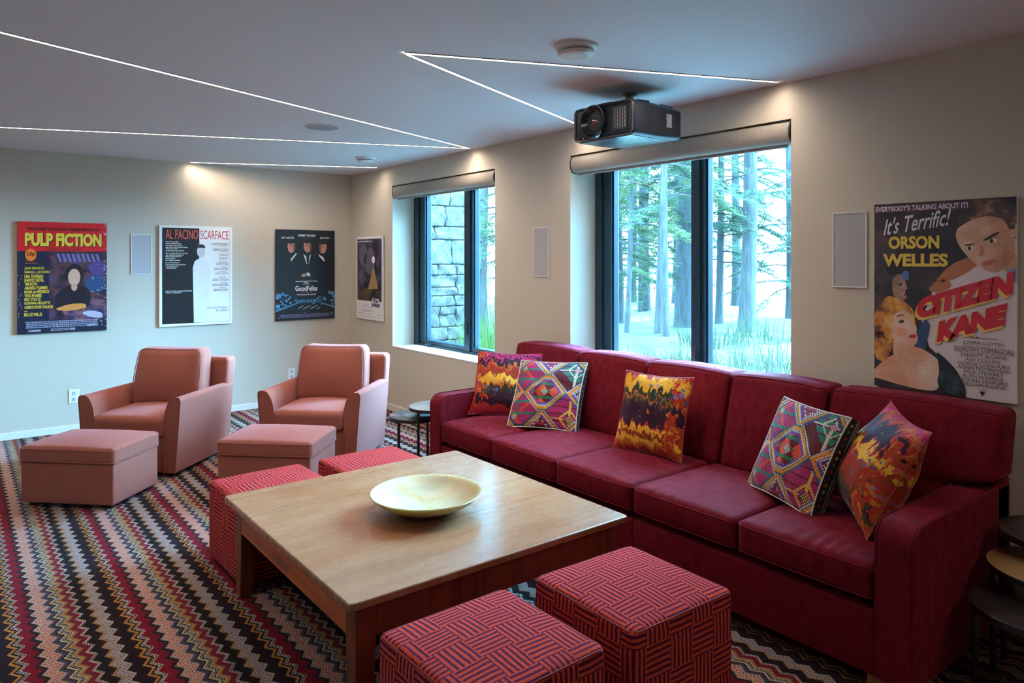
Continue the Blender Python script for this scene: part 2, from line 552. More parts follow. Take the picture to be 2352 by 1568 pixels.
struct('baseboard_right', MB().box(-0.014, Y0, 0, 0, 0, 0.066), M_TRIM, uv=False, smooth=False, bevel=0.004)

# windows: frame, mullion, sashes, panes, hardware
def window(name, y0, y1, jw, mul):
    """y0 > y1; jw the jamb face width at the visible side; mul the mullion's two edges"""
    xf, xb, xg = 0.26, 0.36, 0.335
    r = thing(name, None, None); r['kind'] = 'structure'
    fr = MB()
    st = jw * 0.45
    fr.box(xf, y0 - st, ZS, xb, y0, ZT); fr.box(xf, y1, ZS, xb, y1 + st, ZT)
    fr.box(xf, y1 + st, ZS, xb, y0 - st, ZS + 0.035); fr.box(xf, y1 + st, ZT - 0.06, xb, y0 - st, ZT)
    mc = (mul[0] + mul[1]) / 2
    fr.box(xf, mul[1] + 0.02, ZS + 0.035, xb, mul[0], ZT - 0.06)
    obj('window_frame', fr, M_FRAME, r, uv=False, bevel=0.004)
    for a, b, ea, eb in ((y0 - st, mul[0], jw - st, 0.012), (mul[1] + 0.02, y1 + st, 0.03, jw - st)):
        sh = MB()
        xs0, xs1 = xf + 0.018, xb - 0.006
        sh.box(xs0, a - ea, ZS + 0.035, xs1, a, ZT - 0.06); sh.box(xs0, b, ZS + 0.035, xs1, b + eb, ZT - 0.06)
        sh.box(xs0, b + eb, ZS + 0.035, xs1, a - ea, ZS + 0.075); sh.box(xs0, b + eb, ZT - 0.1, xs1, a - ea, ZT - 0.06)
        # glazing bead
        for q in (0.012, ):
            sh.box(xs0 + 0.02, a - ea - q, ZS + 0.075, xs1, a - ea, ZT - 0.1)
            sh.box(xs0 + 0.02, b + eb, ZS + 0.075, xs1, b + eb + q, ZT - 0.1)
        s = obj('sash', sh, M_FRAME, r, uv=False, bevel=0.003)
        obj('pane', MB().box(xg, b + eb, ZS + 0.075, xg + 0.006, a - ea, ZT - 0.1), M_GLASS, s, uv=False, smooth=False)
    # crank at the foot of the left sash, latch on the mullion
    cy = y0 - jw - 0.13
    ck = MB().box(xf - 0.022, cy - 0.04, ZS + 0.012, xf, cy + 0.04, ZS + 0.034)
    ck.add(tube([(xf - 0.03, cy + 0.03, ZS + 0.03), (xf - 0.045, cy, ZS + 0.045), (xf - 0.045, cy - 0.06, ZS + 0.045)], 0.008, 8))
    obj('crank_handle', ck, M_BLACK, r, uv=False, bevel=0.003)
    la = MB().box(xf - 0.012, mc - 0.014, ZS + 0.20, xf, mc + 0.014, ZS + 0.32)
    la.add(tube([(xf - 0.02, mc, ZS + 0.24), (xf - 0.03, mc, ZS + 0.28), (xf - 0.03, mc - 0.01, ZS + 0.35)], 0.007, 8))
    obj('latch', la, M_BLACK, r, uv=False, bevel=0.002)
    return r
window('window_1', W1[0], W1[1], 0.20, (-1.976, -2.085))
window('window_2', W2[0], W2[1], 0.155, (-4.712, -4.802))
for nm, (a, b) in (('trim_1', W1), ('trim_2', W2)):
    struct(nm, MB().box(-0.004, b + 0.001, ZS, 0.259, a - 0.001, ZS + 0.012), plain((0.78, 0.78, 0.77), 0.35, name='white_sill_paint'), uv=False, smooth=False, bevel=0.003)

# roller shade cassettes
def shade(y0, y1, label):
    r = thing('roller_shade', label, 'window shade', (0.0, (y0 + y1) / 2, 2.262), 0, 'roller shades over the windows')
    L = abs(y1 - y0) / 2 - 0.012
    pf = []
    for k in range(13):                                   # rounded front
        a = R(90 + 180 * k / 12)
        pf.append((0.035 + 0.045 * math.cos(a), 0.066 + 0.064 * math.sin(a)))
    pf += [(0.10, 0.002), (0.10, 0.130)]
    obj('cassette', prism(pf, -L, L, 'y'), M_LINEN, r)
    for s in (-1, 1):
        pe = [(0.035 + (x - 0.035) * 1.05, 0.066 + (z - 0.066) * 1.04) for x, z in pf]
        obj('end_cap', prism(pe, s * L, s * (L + 0.008), 'y'), M_BLACK, r, uv=False)
    obj('hem_bar', MB().box(0.045, -L + 0.04, -0.016, 0.062, L - 0.02, 0.004), plain((0.33, 0.30, 0.27), 0.6, name='hem_bar_grey'), r, uv=False, bevel=0.003)
    return r
shade(*W1, 'oatmeal fabric roller shade rolled up over the smaller far window')
shade(*W2, 'oatmeal fabric roller shade rolled up over the window behind the sofa')

# ------------------------------------------------------------------ ceiling strips and fittings
def strip(p, q, label, ext0=0.0):
    p = Vector((*p, 0)); q = Vector((*q, 0))
    d = (q - p).normalized(); w = Vector((-d.y, d.x, 0))
    hw = 0.0078
    def quad(a, b, h, z0, z1):
        c = [a - w * h, b - w * h, b + w * h, a + w * h]
        V = [(v.x, v.y, z0) for v in c] + [(v.x, v.y, z1) for v in c]
        return V, [(3, 2, 1, 0), (4, 5, 6, 7), (0, 1, 5, 4), (1, 2, 6, 5), (2, 3, 7, 6), (3, 0, 4, 7)]
    r = thing('strip_light', label, 'ceiling light', (p.x, p.y, H), 0, 'white light lines in the ceiling')
    T = Matrix.Translation((-p.x, -p.y, -H))
    obj('diffuser', MB().add(quad(p, q, hw, H - 0.0036, H - 0.003), M=T), M_STRIP, r, uv=False, smooth=False)
    ch = MB().add(quad(p, q, hw + 0.001, H - 0.0024, H - 0.0012), M=T)
    for sd in (-1, 1):
        off = w * sd * (hw + 0.0012)
        ch.add(quad(p + off, q + off, 0.0009, H - 0.0052, H - 0.0012), M=T)
    obj('channel', ch, M_WHITE, r, uv=False, smooth=False)
    return r
def along(p, q, L):
    d = Vector(q) - Vector(p); d.normalize()
    return tuple(Vector(p) + d * L)
TIP = (-0.075, -2.555)
strip(TIP, along(TIP, (-3.524, -3.973), 6.2), 'longest light line crossing the ceiling from the left picture edge to above the far window')
strip(along(TIP, (-3.413, -1.236), 0.03), along(TIP, (-3.413, -1.236), 6.0), 'light line on the ceiling just behind the round ceiling speaker')
strip((-1.79, -0.055), (-0.11, -0.85), 'shortest light line cutting across the far right ceiling corner')
VT = (-1.985, -4.775)
strip(VT, (-0.07, -5.563), 'right arm of the V-shaped light line, passing below the big smoke detector', )
strip(along(VT, (-0.0, -3.93), 0.03), (-0.07, -3.962), 'left arm of the V-shaped light line, running behind the projector')
# one more line lights the near part of the room
strip((-0.05, -7.9), (-2.6, -8.9), 'ceiling light line beyond the near end of the sofa, outside the picture')

def disc_fitting(x, y, r, label, name='smoke_detector', cat='smoke detector'):
    t = thing(name, label, cat, (x, y, H))
    obj('base_plate', lathe([(0, 0), (r, 0), (r, -0.007), (r * .90, -0.018), (r * .72, -0.021), (0, -0.021)], 48), M_WHITE, t, uv=False, sharp=50)
    obj('gap_ring', lathe([(0, -0.021), (r * .62, -0.021), (r * .62, -0.031), (0, -0.031)], 40), plain((0.40, 0.40, 0.40), 0.5), t, uv=False)
    obj('cover', lathe([(0, -0.030), (r * .82, -0.030), (r * .84, -0.034), (r * .78, -0.043), (r * .52, -0.046), (r * .50, -0.043), (0, -0.043)], 48), M_WHITE, t, uv=False, sharp=50)
    obj('sensor_dome', lathe([(0, -0.042), (r * .48, -0.042), (r * .46, -0.047), (0, -0.049)], 40), plain((0.88, 0.88, 0.86), 0.3), t, uv=False)
    return t
disc_fitting(-1.40, -5.35, 0.105, 'large white round smoke detector on the ceiling above the projector')
disc_fitting(-0.53, -1.44, 0.100, 'small far white round smoke detector beside the shortest light line')
t = thing('ceiling_speaker', 'round flush grey speaker grille between two light lines on the ceiling', 'speaker', (-1.515, -2.707, H))
obj('grille', lathe([(0, -0.005), (0.118, -0.005), (0.118, 0)], 56), plain((0.34, 0.34, 0.35), 0.7), t, uv=False)
obj('rim', lathe([(0.118, 0), (0.126, 0), (0.126, -0.004), (0.118, -0.006)], 56), M_WHITE, t, uv=False)

# ------------------------------------------------------------------ wall fittings
def on_far(x, z): return dict(loc=(x, 0, z), rotz=0)
def on_right(y, z): return dict(loc=(0, y, z), rotz=R(-90))
def wall_speaker(place, w, h, label):
    t = thing('wall_speaker', label, 'speaker', place['loc'], place['rotz'], 'flush speakers in the walls')
    fr = MB()
    e = 0.006
    for a in ((-w / 2, 0, w / 2, e), (-w / 2, h - e, w / 2, h), (-w / 2, e, -w / 2 + e, h - e), (w / 2 - e, e, w / 2, h - e)):
        fr.box(a[0], -0.008, a[1], a[2], 0, a[3])
    obj('frame', fr, M_WHITE, t, uv=False, smooth=False)
    obj('grille', MB().box(-w / 2 + e, -0.0055, e, w / 2 - e, 0, h - e), M_GREY, t, uv=False, smooth=False)
wall_speaker(on_far(-2.232, 1.464), 0.182, 0.393, 'grey flush speaker panel between the red poster and the black and white poster')
wall_speaker(on_right(-3.455, 1.472), 0.184, 0.393, 'grey flush speaker panel on the wall between the two windows')
wall_speaker(on_right(-5.935, 1.464), 0.180, 0.393, 'grey flush speaker panel beside the large poster near the sofa')

def outlet(place, w, h, two, label):
    t = thing('wall_outlet', label, 'outlet', place['loc'], place['rotz'])
    obj('cover_plate', MB().box(-w / 2, -0.006, 0, w / 2, 0, h), M_WHITE, t, uv=False, bevel=0.003)
    for k, dz in enumerate((h * 0.28, h * 0.72)):
        ob = MB().box(-0.016, -0.009, dz - 0.018, 0.016, -0.005, dz + 0.018)
        rc = obj('receptacle', ob, plain((0.62, 0.62, 0.61), 0.35), t, uv=False, bevel=0.004)
        sl = MB()
        for sx in (-0.006, 0.006):
            sl.box(sx - 0.0012, -0.0096, dz - 0.001, sx + 0.0012, -0.0088, dz + 0.009)
        sl.box(-0.002, -0.0096, dz - 0.011, 0.002, -0.0088, dz - 0.007)
        obj('slots', sl, M_DARK, rc, uv=False, smooth=False)
outlet(on_far(-2.80, 0.268), 0.085, 0.128, False, 'white wall outlet low on the far wall left of the left armchair')
outlet(on_far(-0.72, 0.268), 0.078, 0.128, False, 'white wall outlet low on the far wall behind the right armchair')

# ------------------------------------------------------------------ sofa
def make_sofa():
    XF, XB = -1.01, -0.06                 # front, back
    YL, YR = -3.412, -6.672               # left arm outside, right arm outside (seen from the front)
    AL, AR = -3.548, -6.530               # inner faces of the arms
    OX, OY = -0.53, (YL + YR) / 2
    t = thing('sofa', 'long burgundy velvet five-cushion sofa against the window wall', 'sofa', (OX, OY, 0), 0)
    T = Matrix.Translation((-OX, -OY, 0))
    # base rail with its two seams
    b = MB()
    ya = AL
    for q in (-4.74, -5.335, AR):
        b.add(roundbox(0.80, abs(ya - q) + 0.001, 0.245, 0.012, (2, 4, 2), 2), M=T @ Matrix.Translation((XF + 0.41, (ya + q) / 2, 0.188)))
        ya = q
    obj('base', b, M_SOFA, t)
    # arms
    def arm(y0, y1, nm):
        r = 0.085
        pf = [(XB, 0.066), (XF, 0.066)]
        for k in range(9):
            a = R(180 - 90 * k / 8)
            pf.append((XF + r + r * math.cos(a), 0.652 - r + r * math.sin(a)))
        pf += [(XB, 0.652)]
        m = MB().add(prism(pf, min(y0, y1), max(y0, y1), 'y'), M=T)
        o = obj('arm', m, M_SOFA, t, bevel=0.016, bseg=3, sharp=60)
        for y in (y0, y1):
            s = 0.004 if y == min(y0, y1) else -0.004
            pts = [(XF + 0.003 if x == XF else x, y + s, z) for x, z in pf[1:]]
            w = MB().add(tube([T @ Vector(p) for p in pts], 0.0035, 6))
            obj('arm_welt', w, M_SOFA, o)
        return o
    arm(YL, AL, 'arm'); arm(AR, YR, 'arm')
    # back frame
    obj('back_frame', MB().add(roundbox(0.17, abs(YL - YR), 0.725, 0.03, (2, 12, 4), 3), M=T @ Matrix.Translation((-0.145, OY, 0.4285))), M_SOFA, t)
    # seat cushions
    edges = [AL, -4.135, -4.75, -5.33, -5.935, AR]
    for i in range(5):
        a, c = edges[i], edges[i + 1]
        sy = abs(a - c) - 0.006
        sx, sz = 0.68, 0.140
        def crown(x, y, z, sx=sx, sy=sy, sz=sz, i=i):
            u, v = 2 * x / sx, 2 * y / sy
            k = max(0, 1 - u * u) * max(0, 1 - v * v)
            wr = 0.0042 * math.sin(95 * y + 3 * math.sin(13 * y + i * 2)) * max(0, 1 - abs(u + 0.86) * 3.2) * (0.45 + 0.55 * math.sin(7 * y + 2.1 * i)) * (1 - v * v)
            zz = z + (0.030 * k * (1 if z > 0 else -0.2)) + (wr if z > 0 else 0)
            xx = x - (0.010 * (1 - v * v) * max(0, 1 - (2 * z / sz) ** 2) if x < 0 else 0)
            return xx, y, zz
        ctr = T @ Matrix.Translation((XF + 0.004 + sx / 2, (a + c) / 2, 0.410))
        cu = obj('seat_cushion', MB().add(roundbox(sx, sy, sz, 0.032, (18, 64, 2), 4, crown), M=ctr), M_SOFA, t, sharp=80)
        for zz in (0.050, -0.058):
            r = 0.03; hx, hy = sx / 2 - 0.002, sy / 2 - 0.002
            pts = []
            for cx, cy, a0 in ((-hx + r, -hy + r, 180), (hx - r, -hy + r, 270), (hx - r, hy - r, 0), (-hx + r, hy - r, 90)):
                for k in range(5):
                    an = R(a0 + 90 * k / 4)
                    pts.append(ctr @ Vector((cx + r * math.cos(an), cy + r * math.sin(an), zz)))
            # straight runs get extra points so the welt follows the bulge
            full = []
            for p, q in zip(pts, pts[1:] + pts[:1]):
                full.append(p)
                if (q - p).length > 0.2:
                    for s in np.linspace(0, 1, 12)[1:-1]:
                        w = p.lerp(q, s)
                        if abs(p.x - q.x) < 1e-4 and p.x < ctr.translation.x:
                            w.x -= 0.005 * (1 - (2 * s - 1) ** 2)
                        full.append(w)
            welt('cushion_welt', full, 0.0038, M_SOFA, cu)
    # back cushions; the two end ones reach over the arms
    be = [-3.44, -4.150, -4.760, -5.380, -5.950, -6.705]
    for i in range(5):
        a, c = be[i], be[i + 1]
        sy = abs(a - c) - 0.006
        th, hz = 0.19, 0.500
        yc = (a + c) / 2
        def back(x, y, z, sy=sy, th=th, hz=hz, yc=yc, i=i):
            v, w = 2 * y / sy, 2 * z / hz
            k = max(0, 1 - v * v) * max(0, 1 - w * w)
            x2 = x + (-0.040 if x < 0 else 0.0) * k
            z2 = z + (0.012 * (1 - v * v) if z > 0 else 0)
            x2 += 0.011 * math.sin(88 * y + 5 * math.sin(6 * y + i) + 6 * z) * max(0, w - 0.60) * max(0, 1.0 - w) * 4 * (0.5 + 0.5 * math.sin(9 * y + i)) * (1 if x < 0 else 0)
            wz = 0.47 + hz / 2 + z2            # world height
            y2 = y
            if i in (0, 4):
                lim = (AL if i == 0 else AR) - yc
                s = 1 if i == 0 else -1
                f = min(1, max(0, (0.70 - wz) / 0.05)); f = f * f * (3 - 2 * f)
                if s * y > 0:
                    over = max(1e-6, (sy / 2 - abs(lim)))
                    y2 = y * (1 - f) + f * y * (abs(lim) - 0.004) / (sy / 2)
            lean = 0.26 * (z2 + hz / 2)
            return x2 + lean, y2, z2
        ctr = T @ Matrix.Translation((-0.275, yc, 0.47 + hz / 2))
        bc = obj('back_cushion', MB().add(roundbox(th, sy, hz, 0.035, (4, 64, 28), 4, back), M=ctr), M_SOFA, t, sharp=80)
        pts = []
        hy, hh = sy / 2 - 0.012, hz / 2 - 0.012
        for y, z in [(q, hh) for q in np.linspace(-hy, hy, 14)] + [(hy, q) for q in np.linspace(hh - 0.03, -hh, 12)] + [(q, -hh) for q in np.linspace(hy - 0.02, -hy, 8)] + [(-hy, q) for q in np.linspace(-hh + 0.02, hh - 0.03, 12)]:
            pts.append(ctr @ Vector(back(-th / 2 + 0.008, y, z)))
        welt('cushion_welt', pts, 0.0036, M_SOFA, bc)
    for x, y in ((XF + 0.06, YL - 0.07), (XF + 0.06, AR + 0.01), (XB - 0.08, YL - 0.07), (XB - 0.08, YR + 0.07), (XF + 0.06, -5.04)):
        f = MB().box(x - 0.03, y - 0.03, 0, x + 0.03, y + 0.03, 0.068)
        obj('foot', MB().add((f.v, f.f), M=T), M_FOOT, t, uv=False, bevel=0.004)
    return t
make_sofa()

# ------------------------------------------------------------------ armchairs and their ottomans
def make_chair(x, y, rot, label):
    t = thing('armchair', label, 'armchair', (x, y, 0), rot, 'pair of woven armchairs')
    W, D = 0.83, 0.80
    h = W / 2
    ZA = 0.590
    def arm(s):
        # cross-section in x (outwards) and z: flared outside, soft top, curved inside
        pf = [(h - 0.045, 0.03), (h - 0.004, ZA - 0.035)]
        for k in range(7):
            a = R(10 + 80 * k / 6)
            pf.append((h - 0.030 + 0.026 * math.cos(a), ZA - 0.026 + 0.026 * math.sin(a)))
        for k in range(1, 10):
            a = R(90 * k / 9)
            pf.append((h - 0.045 - 0.088 * math.sin(a), 0.40 + (ZA - 0.40) * math.cos(a)))
        pf += [(h - 0.135, 0.03)]
        pf = [(s * q[0], q[1]) for q in pf]
        vf = prism(pf, 0.0, D - 0.04, 'y')
        o = obj('arm', vf, M_CHAIR, t, bevel=0.010, bseg=3, sharp=50)
        pts = [(q[0], 0.002, q[1]) for q in pf]
        obj('arm_welt', tube(pts, 0.0032, 6), M_CHAIR, o)
    arm(-1); arm(1)
    # back frame with rounded shoulders, slightly wider at the top
    def bk(xx, yy, zz):
        w = (zz + 0.385) / 0.77
        return xx * (0.90 + 0.10 * min(1, w * 1.2)), yy + 0.07 * max(0, w - 0.1) - 0.02, zz
    obj('back_frame', MB().add(roundbox(W - 0.065, 0.15, 0.77, 0.035, (8, 2, 12), 4, bk), M=Matrix.Translation((0.028, D - 0.10, 0.415))), M_CHAIR, t, sharp=70)
    obj('base_panel', MB().add(roundbox(W - 0.268, D - 0.12, 0.265, 0.012, (4, 4, 3), 2), M=Matrix.Translation((0, 0.012 + (D - 0.12) / 2, 0.163))), M_CHAIR, t)
    sw = W - 0.262
    def seat(xx, yy, zz):
        u, v = 2 * xx / sw, 2 * yy / 0.62
        k = max(0, 1 - u * u) * max(0, 1 - v * v)
        return xx, yy - (0.02 * (1 - u * u) if yy < -0.2 else 0), zz + 0.030 * k * (1 if zz > 0 else 0) - 0.012 * max(0, -v - 0.6)
    sc = obj('seat_cushion', MB().add(roundbox(sw, 0.62, 0.155, 0.045, (10, 12, 3), 4, seat), M=Matrix.Translation((0, 0.29, 0.372))), M_CHAIR, t, sharp=80)
    def rim(hx, hy, z, M, r=0.05):
        pts = []
        for cx, cy, a0 in ((-hx + r, -hy + r, 180), (hx - r, -hy + r, 270), (hx - r, hy - r, 0), (-hx + r, hy - r, 90)):
            for k in range(5):
                an = R(a0 + 22.5 * k)
                pts.append(M @ Vector((cx + r * math.cos(an), cy + r * math.sin(an), z)))
        return pts
    # loose back cushion
    cw, cz, ct = 0.555, 0.455, 0.19
    def cush(xx, yy, zz):
        u, v = 2 * xx / cw, 2 * zz / cz
        k = max(0, 1 - u * u) * max(0, 1 - v * v)
        y2 = yy + (-0.055 if yy < 0 else 0.012) * k
        x2 = xx * (1 + 0.05 * (1 - v * v) + (0.03 if v < 0 else -0.03) * abs(v))
        z2 = zz - (0.012 * (1 - (abs(u)) ** 2) if zz > 0 else 0) * 0.6
        return x2, y2 + 0.20 * (zz + cz / 2), z2
    Mc = Matrix.Translation((0.0, 0.50, 0.435 + cz / 2))
    bc = obj('back_cushion', MB().add(roundbox(cw, ct, cz, 0.05, (14, 4, 12), 4, cush), M=Mc), M_CHAIR, t, sharp=80)
    for yy in (-ct / 2 + 0.012, ct / 2 - 0.03):
        pts = []
        hx, hz, r = cw / 2 - 0.006, cz / 2 - 0.006, 0.05
        for cx, cy, a0 in ((-hx + r, -hz + r, 180), (hx - r, -hz + r, 270), (hx - r, hz - r, 0), (-hx + r, hz - r, 90)):
            for k in range(5):
                an = R(a0 + 22.5 * k)
                pts.append((cx + r * math.cos(an), cy + r * math.sin(an)))
        full = []
        for p, q in zip(pts, pts[1:] + pts[:1]):
            for s in np.linspace(0, 1, 7)[:-1]:
                full.append(Mc @ Vector(cush(p[0] + (q[0] - p[0]) * s, yy, p[1] + (q[1] - p[1]) * s)))
        welt('cushion_welt', full, 0.0034, M_CHAIR, bc)
    obj('swivel_base', lathe([(0, 0), (0.26, 0), (0.26, 0.02), (0.22, 0.034), (0, 0.034)], 32, 0, D / 2), M_BLACK, t, uv=False)
    return t
make_chair(-2.66, -1.85, R(-45.5), 'left woven red and tan armchair in front of the black and white poster')
make_chair(-1.532, -2.485, R(-45.0), 'right woven red and tan armchair nearer the sofa and far window')

def make_ottoman(x, y, rot, label):
    t = thing('ottoman', label, 'ottoman', (x, y, 0), rot, 'woven ottomans in front of the armchairs')
    W, D = 0.66, 0.49
    obj('body', MB().add(roundbox(W - 0.012, D - 0.012, 0.265, 0.012, (6, 6, 3), 2), M=Matrix.Translation((0, D / 2, 0.160))), M_CHAIR, t)
    def top(xx, yy, zz):
        u, v = 2 * xx / W, 2 * yy / D
        return xx, yy, zz + 0.035 * max(0, 1 - u * u) * max(0, 1 - v * v) * (1 if zz > 0 else 0)
    Mt = Matrix.Translation((0, D / 2, 0.342))
    cu = obj('cushion', MB().add(roundbox(W + 0.006, D + 0.006, 0.108, 0.026, (12, 10, 2), 4, top), M=Mt), M_CHAIR, t, sharp=80)
    pts = []
    hx, hy, r = W / 2 + 0.002, D / 2 + 0.002, 0.025
    for z in (0.036, -0.042):
        pts = []
        for cx, cy, a0 in ((-hx + r, -hy + r, 180), (hx - r, -hy + r, 270), (hx - r, hy - r, 0), (-hx + r, hy - r, 90)):
            for k in range(5):
                an = R(a0 + 22.5 * k)
                pts.append(Mt @ Vector((cx + r * math.cos(an), cy + r * math.sin(an), z)))
        welt('cushion_welt', pts, 0.0034, M_CHAIR, cu)
    for sx in (-1, 1):
        for sy in (0.06, D - 0.06):
            obj('foot', MB().box(sx * (W / 2 - 0.06) - 0.02, sy - 0.02, 0, sx * (W / 2 - 0.06) + 0.02, sy + 0.02, 0.03), M_BLACK, t, uv=False)
    return t
make_ottoman(-3.114, -2.376, R(-44.5), 'woven red and tan ottoman at the left edge, before the left armchair')
make_ottoman(-2.055, -3.007, R(-43.7), 'woven red and tan ottoman before the right armchair, behind the table stools')

# ------------------------------------------------------------------ coffee table
def make_table():
    x0, x1, y0, y1, zt = -2.655, -1.312, -5.598, -4.208, 0.470
    cx, cy = (x0 + x1) / 2, (y0 + y1) / 2
    t = thing('coffee_table', 'large square low pine table with red-brown legs before the sofa', 'coffee table', (cx, cy, 0))
    hx, hy = (x1 - x0) / 2, (y1 - y0) / 2
    r = 0.022
    pl = []
    for ax, ay, a0 in ((-hx + r, -hy + r, 180), (hx - r, -hy + r, 270), (hx - r, hy - r, 0), (-hx + r, hy - r, 90)):
        for k in range(6):
            an = R(a0 + 18 * k)
            pl.append((ax + r * math.cos(an), ay + r * math.sin(an)))
    obj('tabletop', prism(pl, zt - 0.030, zt, 'z'), M_TOP, t, bevel=0.007, bseg=3, sharp=50)
    lw, ins = 0.078, 0.045
    for sx in (-1, 1):
        for sy in (-1, 1):
            ox, oy = sx * (hx - ins - lw / 2), sy * (hy - ins - lw / 2)
            lg = MB()
            k = 0.82
            V = []
            for z, q in ((0, k), (0.30, 1), (zt - 0.03, 1)):
                V.append([(ox + a * lw / 2 * q + (1 - q) * sx * lw / 2, oy + b * lw / 2 * q + (1 - q) * sy * lw / 2, z) for a, b in ((-1, -1), (1, -1), (1, 1), (-1, 1))])
            vs = V[0] + V[1] + V[2]
            fs = [(3, 2, 1, 0), (8, 9, 10, 11)]
            for l in (0, 4):
                for i in range(4):
                    j = (i + 1) % 4
                    fs.append((l + i, l + j, l + 4 + j, l + 4 + i))
            obj('leg', (vs, fs), M_LEG, t, bevel=0.003)
    zh = zt - 0.03 - 0.128
    a, b = hx - ins - lw, hy - ins - lw
    for s in (-1, 1):
        e = s * (hy - ins - 0.012)
        obj('apron', MB().box(-a, e - 0.011, zh, a, e + 0.011, zt - 0.03), M_LEG, t, bevel=0.002)
        e = s * (hx - ins - 0.012)
        obj('apron', MB().box(e - 0.011, -b, zh, e + 0.011, b, zt - 0.03), M_APR, t, bevel=0.002)
make_table()

# alabaster bowl
def mat_alabaster():
    m = NT('pale_alabaster')
    o = m.obj()
    w = m.noise(o, 5.0, 4.0, col=True)
    v = m.n('VectorMath', {0: o, 1: m.n('VectorMath', {0: w, 1: (0.35, 0.35, 0.35)}, operation='MULTIPLY').outputs[0]}, operation='ADD').outputs[0]
    n = m.noise(v, 7.0, 6.0, 0.6)
    vein = m.noise(v, 16.0, 5.0, 0.7)
    c = m.ramp(n, [(0.33, (0.38, 0.22, 0.065)), (0.46, (0.41, 0.305, 0.155)), (0.66, (0.42, 0.345, 0.22))])
    c = m.mix(m.ramp(vein, [(0.52, (0, 0, 0)), (0.62, (0.5,) * 3)]), c, (0.43, 0.365, 0.25))
    m.p(Base_Color=c, Roughness=0.32, Subsurface_Weight=0.35, Subsurface_Radius=(0.05, 0.045, 0.025), Subsurface_Scale=0.6)
    return m.m
def make_bowl(x, y):
    prof = [(0, 0), (0.085, 0), (0.092, 0.003), (0.15, 0.020), (0.205, 0.047), (0.243, 0.078), (0.2475, 0.0835), (0.245, 0.0875), (0.240, 0.0865),
            (0.200, 0.060), (0.145, 0.036), (0.08, 0.023), (0, 0.020)]
    # smooth the profile
    P = []
    for i in range(len(prof) - 1):
        P.append(prof[i])
        P.append(tuple((a + b) / 2 for a, b in zip(prof[i], prof[i + 1])))
    P.append(prof[-1])
    o = obj('bowl', lathe([(r * 1.025, z) for r, z in P], 96), mat_alabaster(), None, uv=False, sharp=60, loc=(x, y, 0.4702))
    tag(o, 'wide shallow pale yellow alabaster bowl on the pine coffee table', 'bowl')
make_bowl(-1.987, -4.983)

# ------------------------------------------------------------------ striped cube stools
def make_stool(x, y, rot, label, fx=0.0, fy=0.0):
    t = thing('cube_stool', label, 'stool', (x, y, 0), rot, 'striped wool cube stools around the coffee table')
    S, Z = 0.515, 0.425
    def f(xx, yy, zz):
        u, v, w = 2 * xx / S, 2 * yy / S, 2 * (zz) / (Z - 0.02)
        z2 = zz + (0.018 * max(0, 1 - u * u) * max(0, 1 - v * v) if zz > 0 else 0)
        k = 0.006 * max(0, 1 - w * w)
        return xx + k * u * (1 - v * v), yy + k * v * (1 - u * u), z2
    b = obj('body', MB().add(roundbox(S, S, Z - 0.02, 0.024, (10, 10, 8), 4, f), M=Matrix.Translation((0, 0, 0.015 + (Z - 0.02) / 2))), M_STOOL, t, sharp=80)
    pts = []
    hh, r, zz = S / 2 - 0.006, 0.03, Z - 0.014
    for cx, cy, a0 in ((-hh + r, -hh + r, 180), (hh - r, -hh + r, 270), (hh - r, hh - r, 0), (-hh + r, hh - r, 90)):
        for k in range(5):
            an = R(a0 + 22.5 * k)
            pts.append((cx + r * math.cos(an), cy + r * math.sin(an), zz))
    obj('top_seam', tube(pts, 0.0042, 6, closed=True), plain((0.26, 0.018, 0.012), 0.9, name='red_wool_seam'), b, uv=False)
    for sx in (-1, 1):
        for sy in (-1, 1):
            obj('foot', lathe([(0, 0), (0.018, 0), (0.02, 0.018), (0, 0.018)], 16, sx * (S / 2 - 0.06), sy * (S / 2 - 0.06)), M_BLACK, t, uv=False)
    return t
make_stool(-2.355, -5.975, R(0.8), 'striped red and purple cube stool nearest the camera, at the table front')
make_stool(-1.712, -5.980, R(-1.5), 'striped red and purple cube stool at the table front beside the sofa')
make_stool(-2.335, -3.985, R(1.5), 'striped red and purple cube stool tucked behind the table on the left')
make_stool(-1.712, -3.960, R(1.0), 'striped red and purple cube stool behind the table nearest the far side table')

# ------------------------------------------------------------------ nesting side tables
def side_table(x, y, z, r, topm, label, a0=0.0, group=None):
    t = thing('side_table', label, 'side table', (x, y, 0), a0, group)
    obj('tabletop', lathe([(0, z - 0.014), (r - 0.004, z - 0.014), (r, z - 0.010), (r, z - 0.002), (r - 0.003, z), (0, z)], 64), topm, t, uv=False, sharp=50)
    obj('rim', lathe([(r - 0.004, z - 0.026), (r + 0.001, z - 0.026), (r + 0.001, z - 0.006), (r - 0.004, z - 0.006)], 64), M_BLACK, t, uv=False, sharp=50)
    for a in (0.0, R(96), R(-96)):          # three legs, the open side straddles the lower table
        obj('leg', lathe([(0, 0), (0.011, 0), (0.011, z - 0.014), (0, z - 0.014)], 12, (r - 0.02) * math.cos(a), (r - 0.02) * math.sin(a)), M_BLACK, t, uv=False)
    return t
def mat_top(name, col, rough):
    m = NT(name)
    n = m.noise(m.scale(m.obj(), 6, 120, 6), 1.0, 3.0)
    m.p(Base_Color=m.mix(m.ma('MULTIPLY', n, 0.4), col, tuple(q * 0.7 for q in col)), Roughness=rough, Metallic=0.0)
    return m.m
M_TT1 = mat_top('dark_brown_table_top', (0.045, 0.034, 0.030), 0.30)
M_TT2 = mat_top('bronze_gold_table_top', (0.36, 0.20, 0.075), 0.38)
M_TT3 = mat_top('blackened_table_top', (0.030, 0.028, 0.030), 0.24)
M_TT4 = mat_top('blue_black_table_top', (0.085, 0.10, 0.11), 0.16)
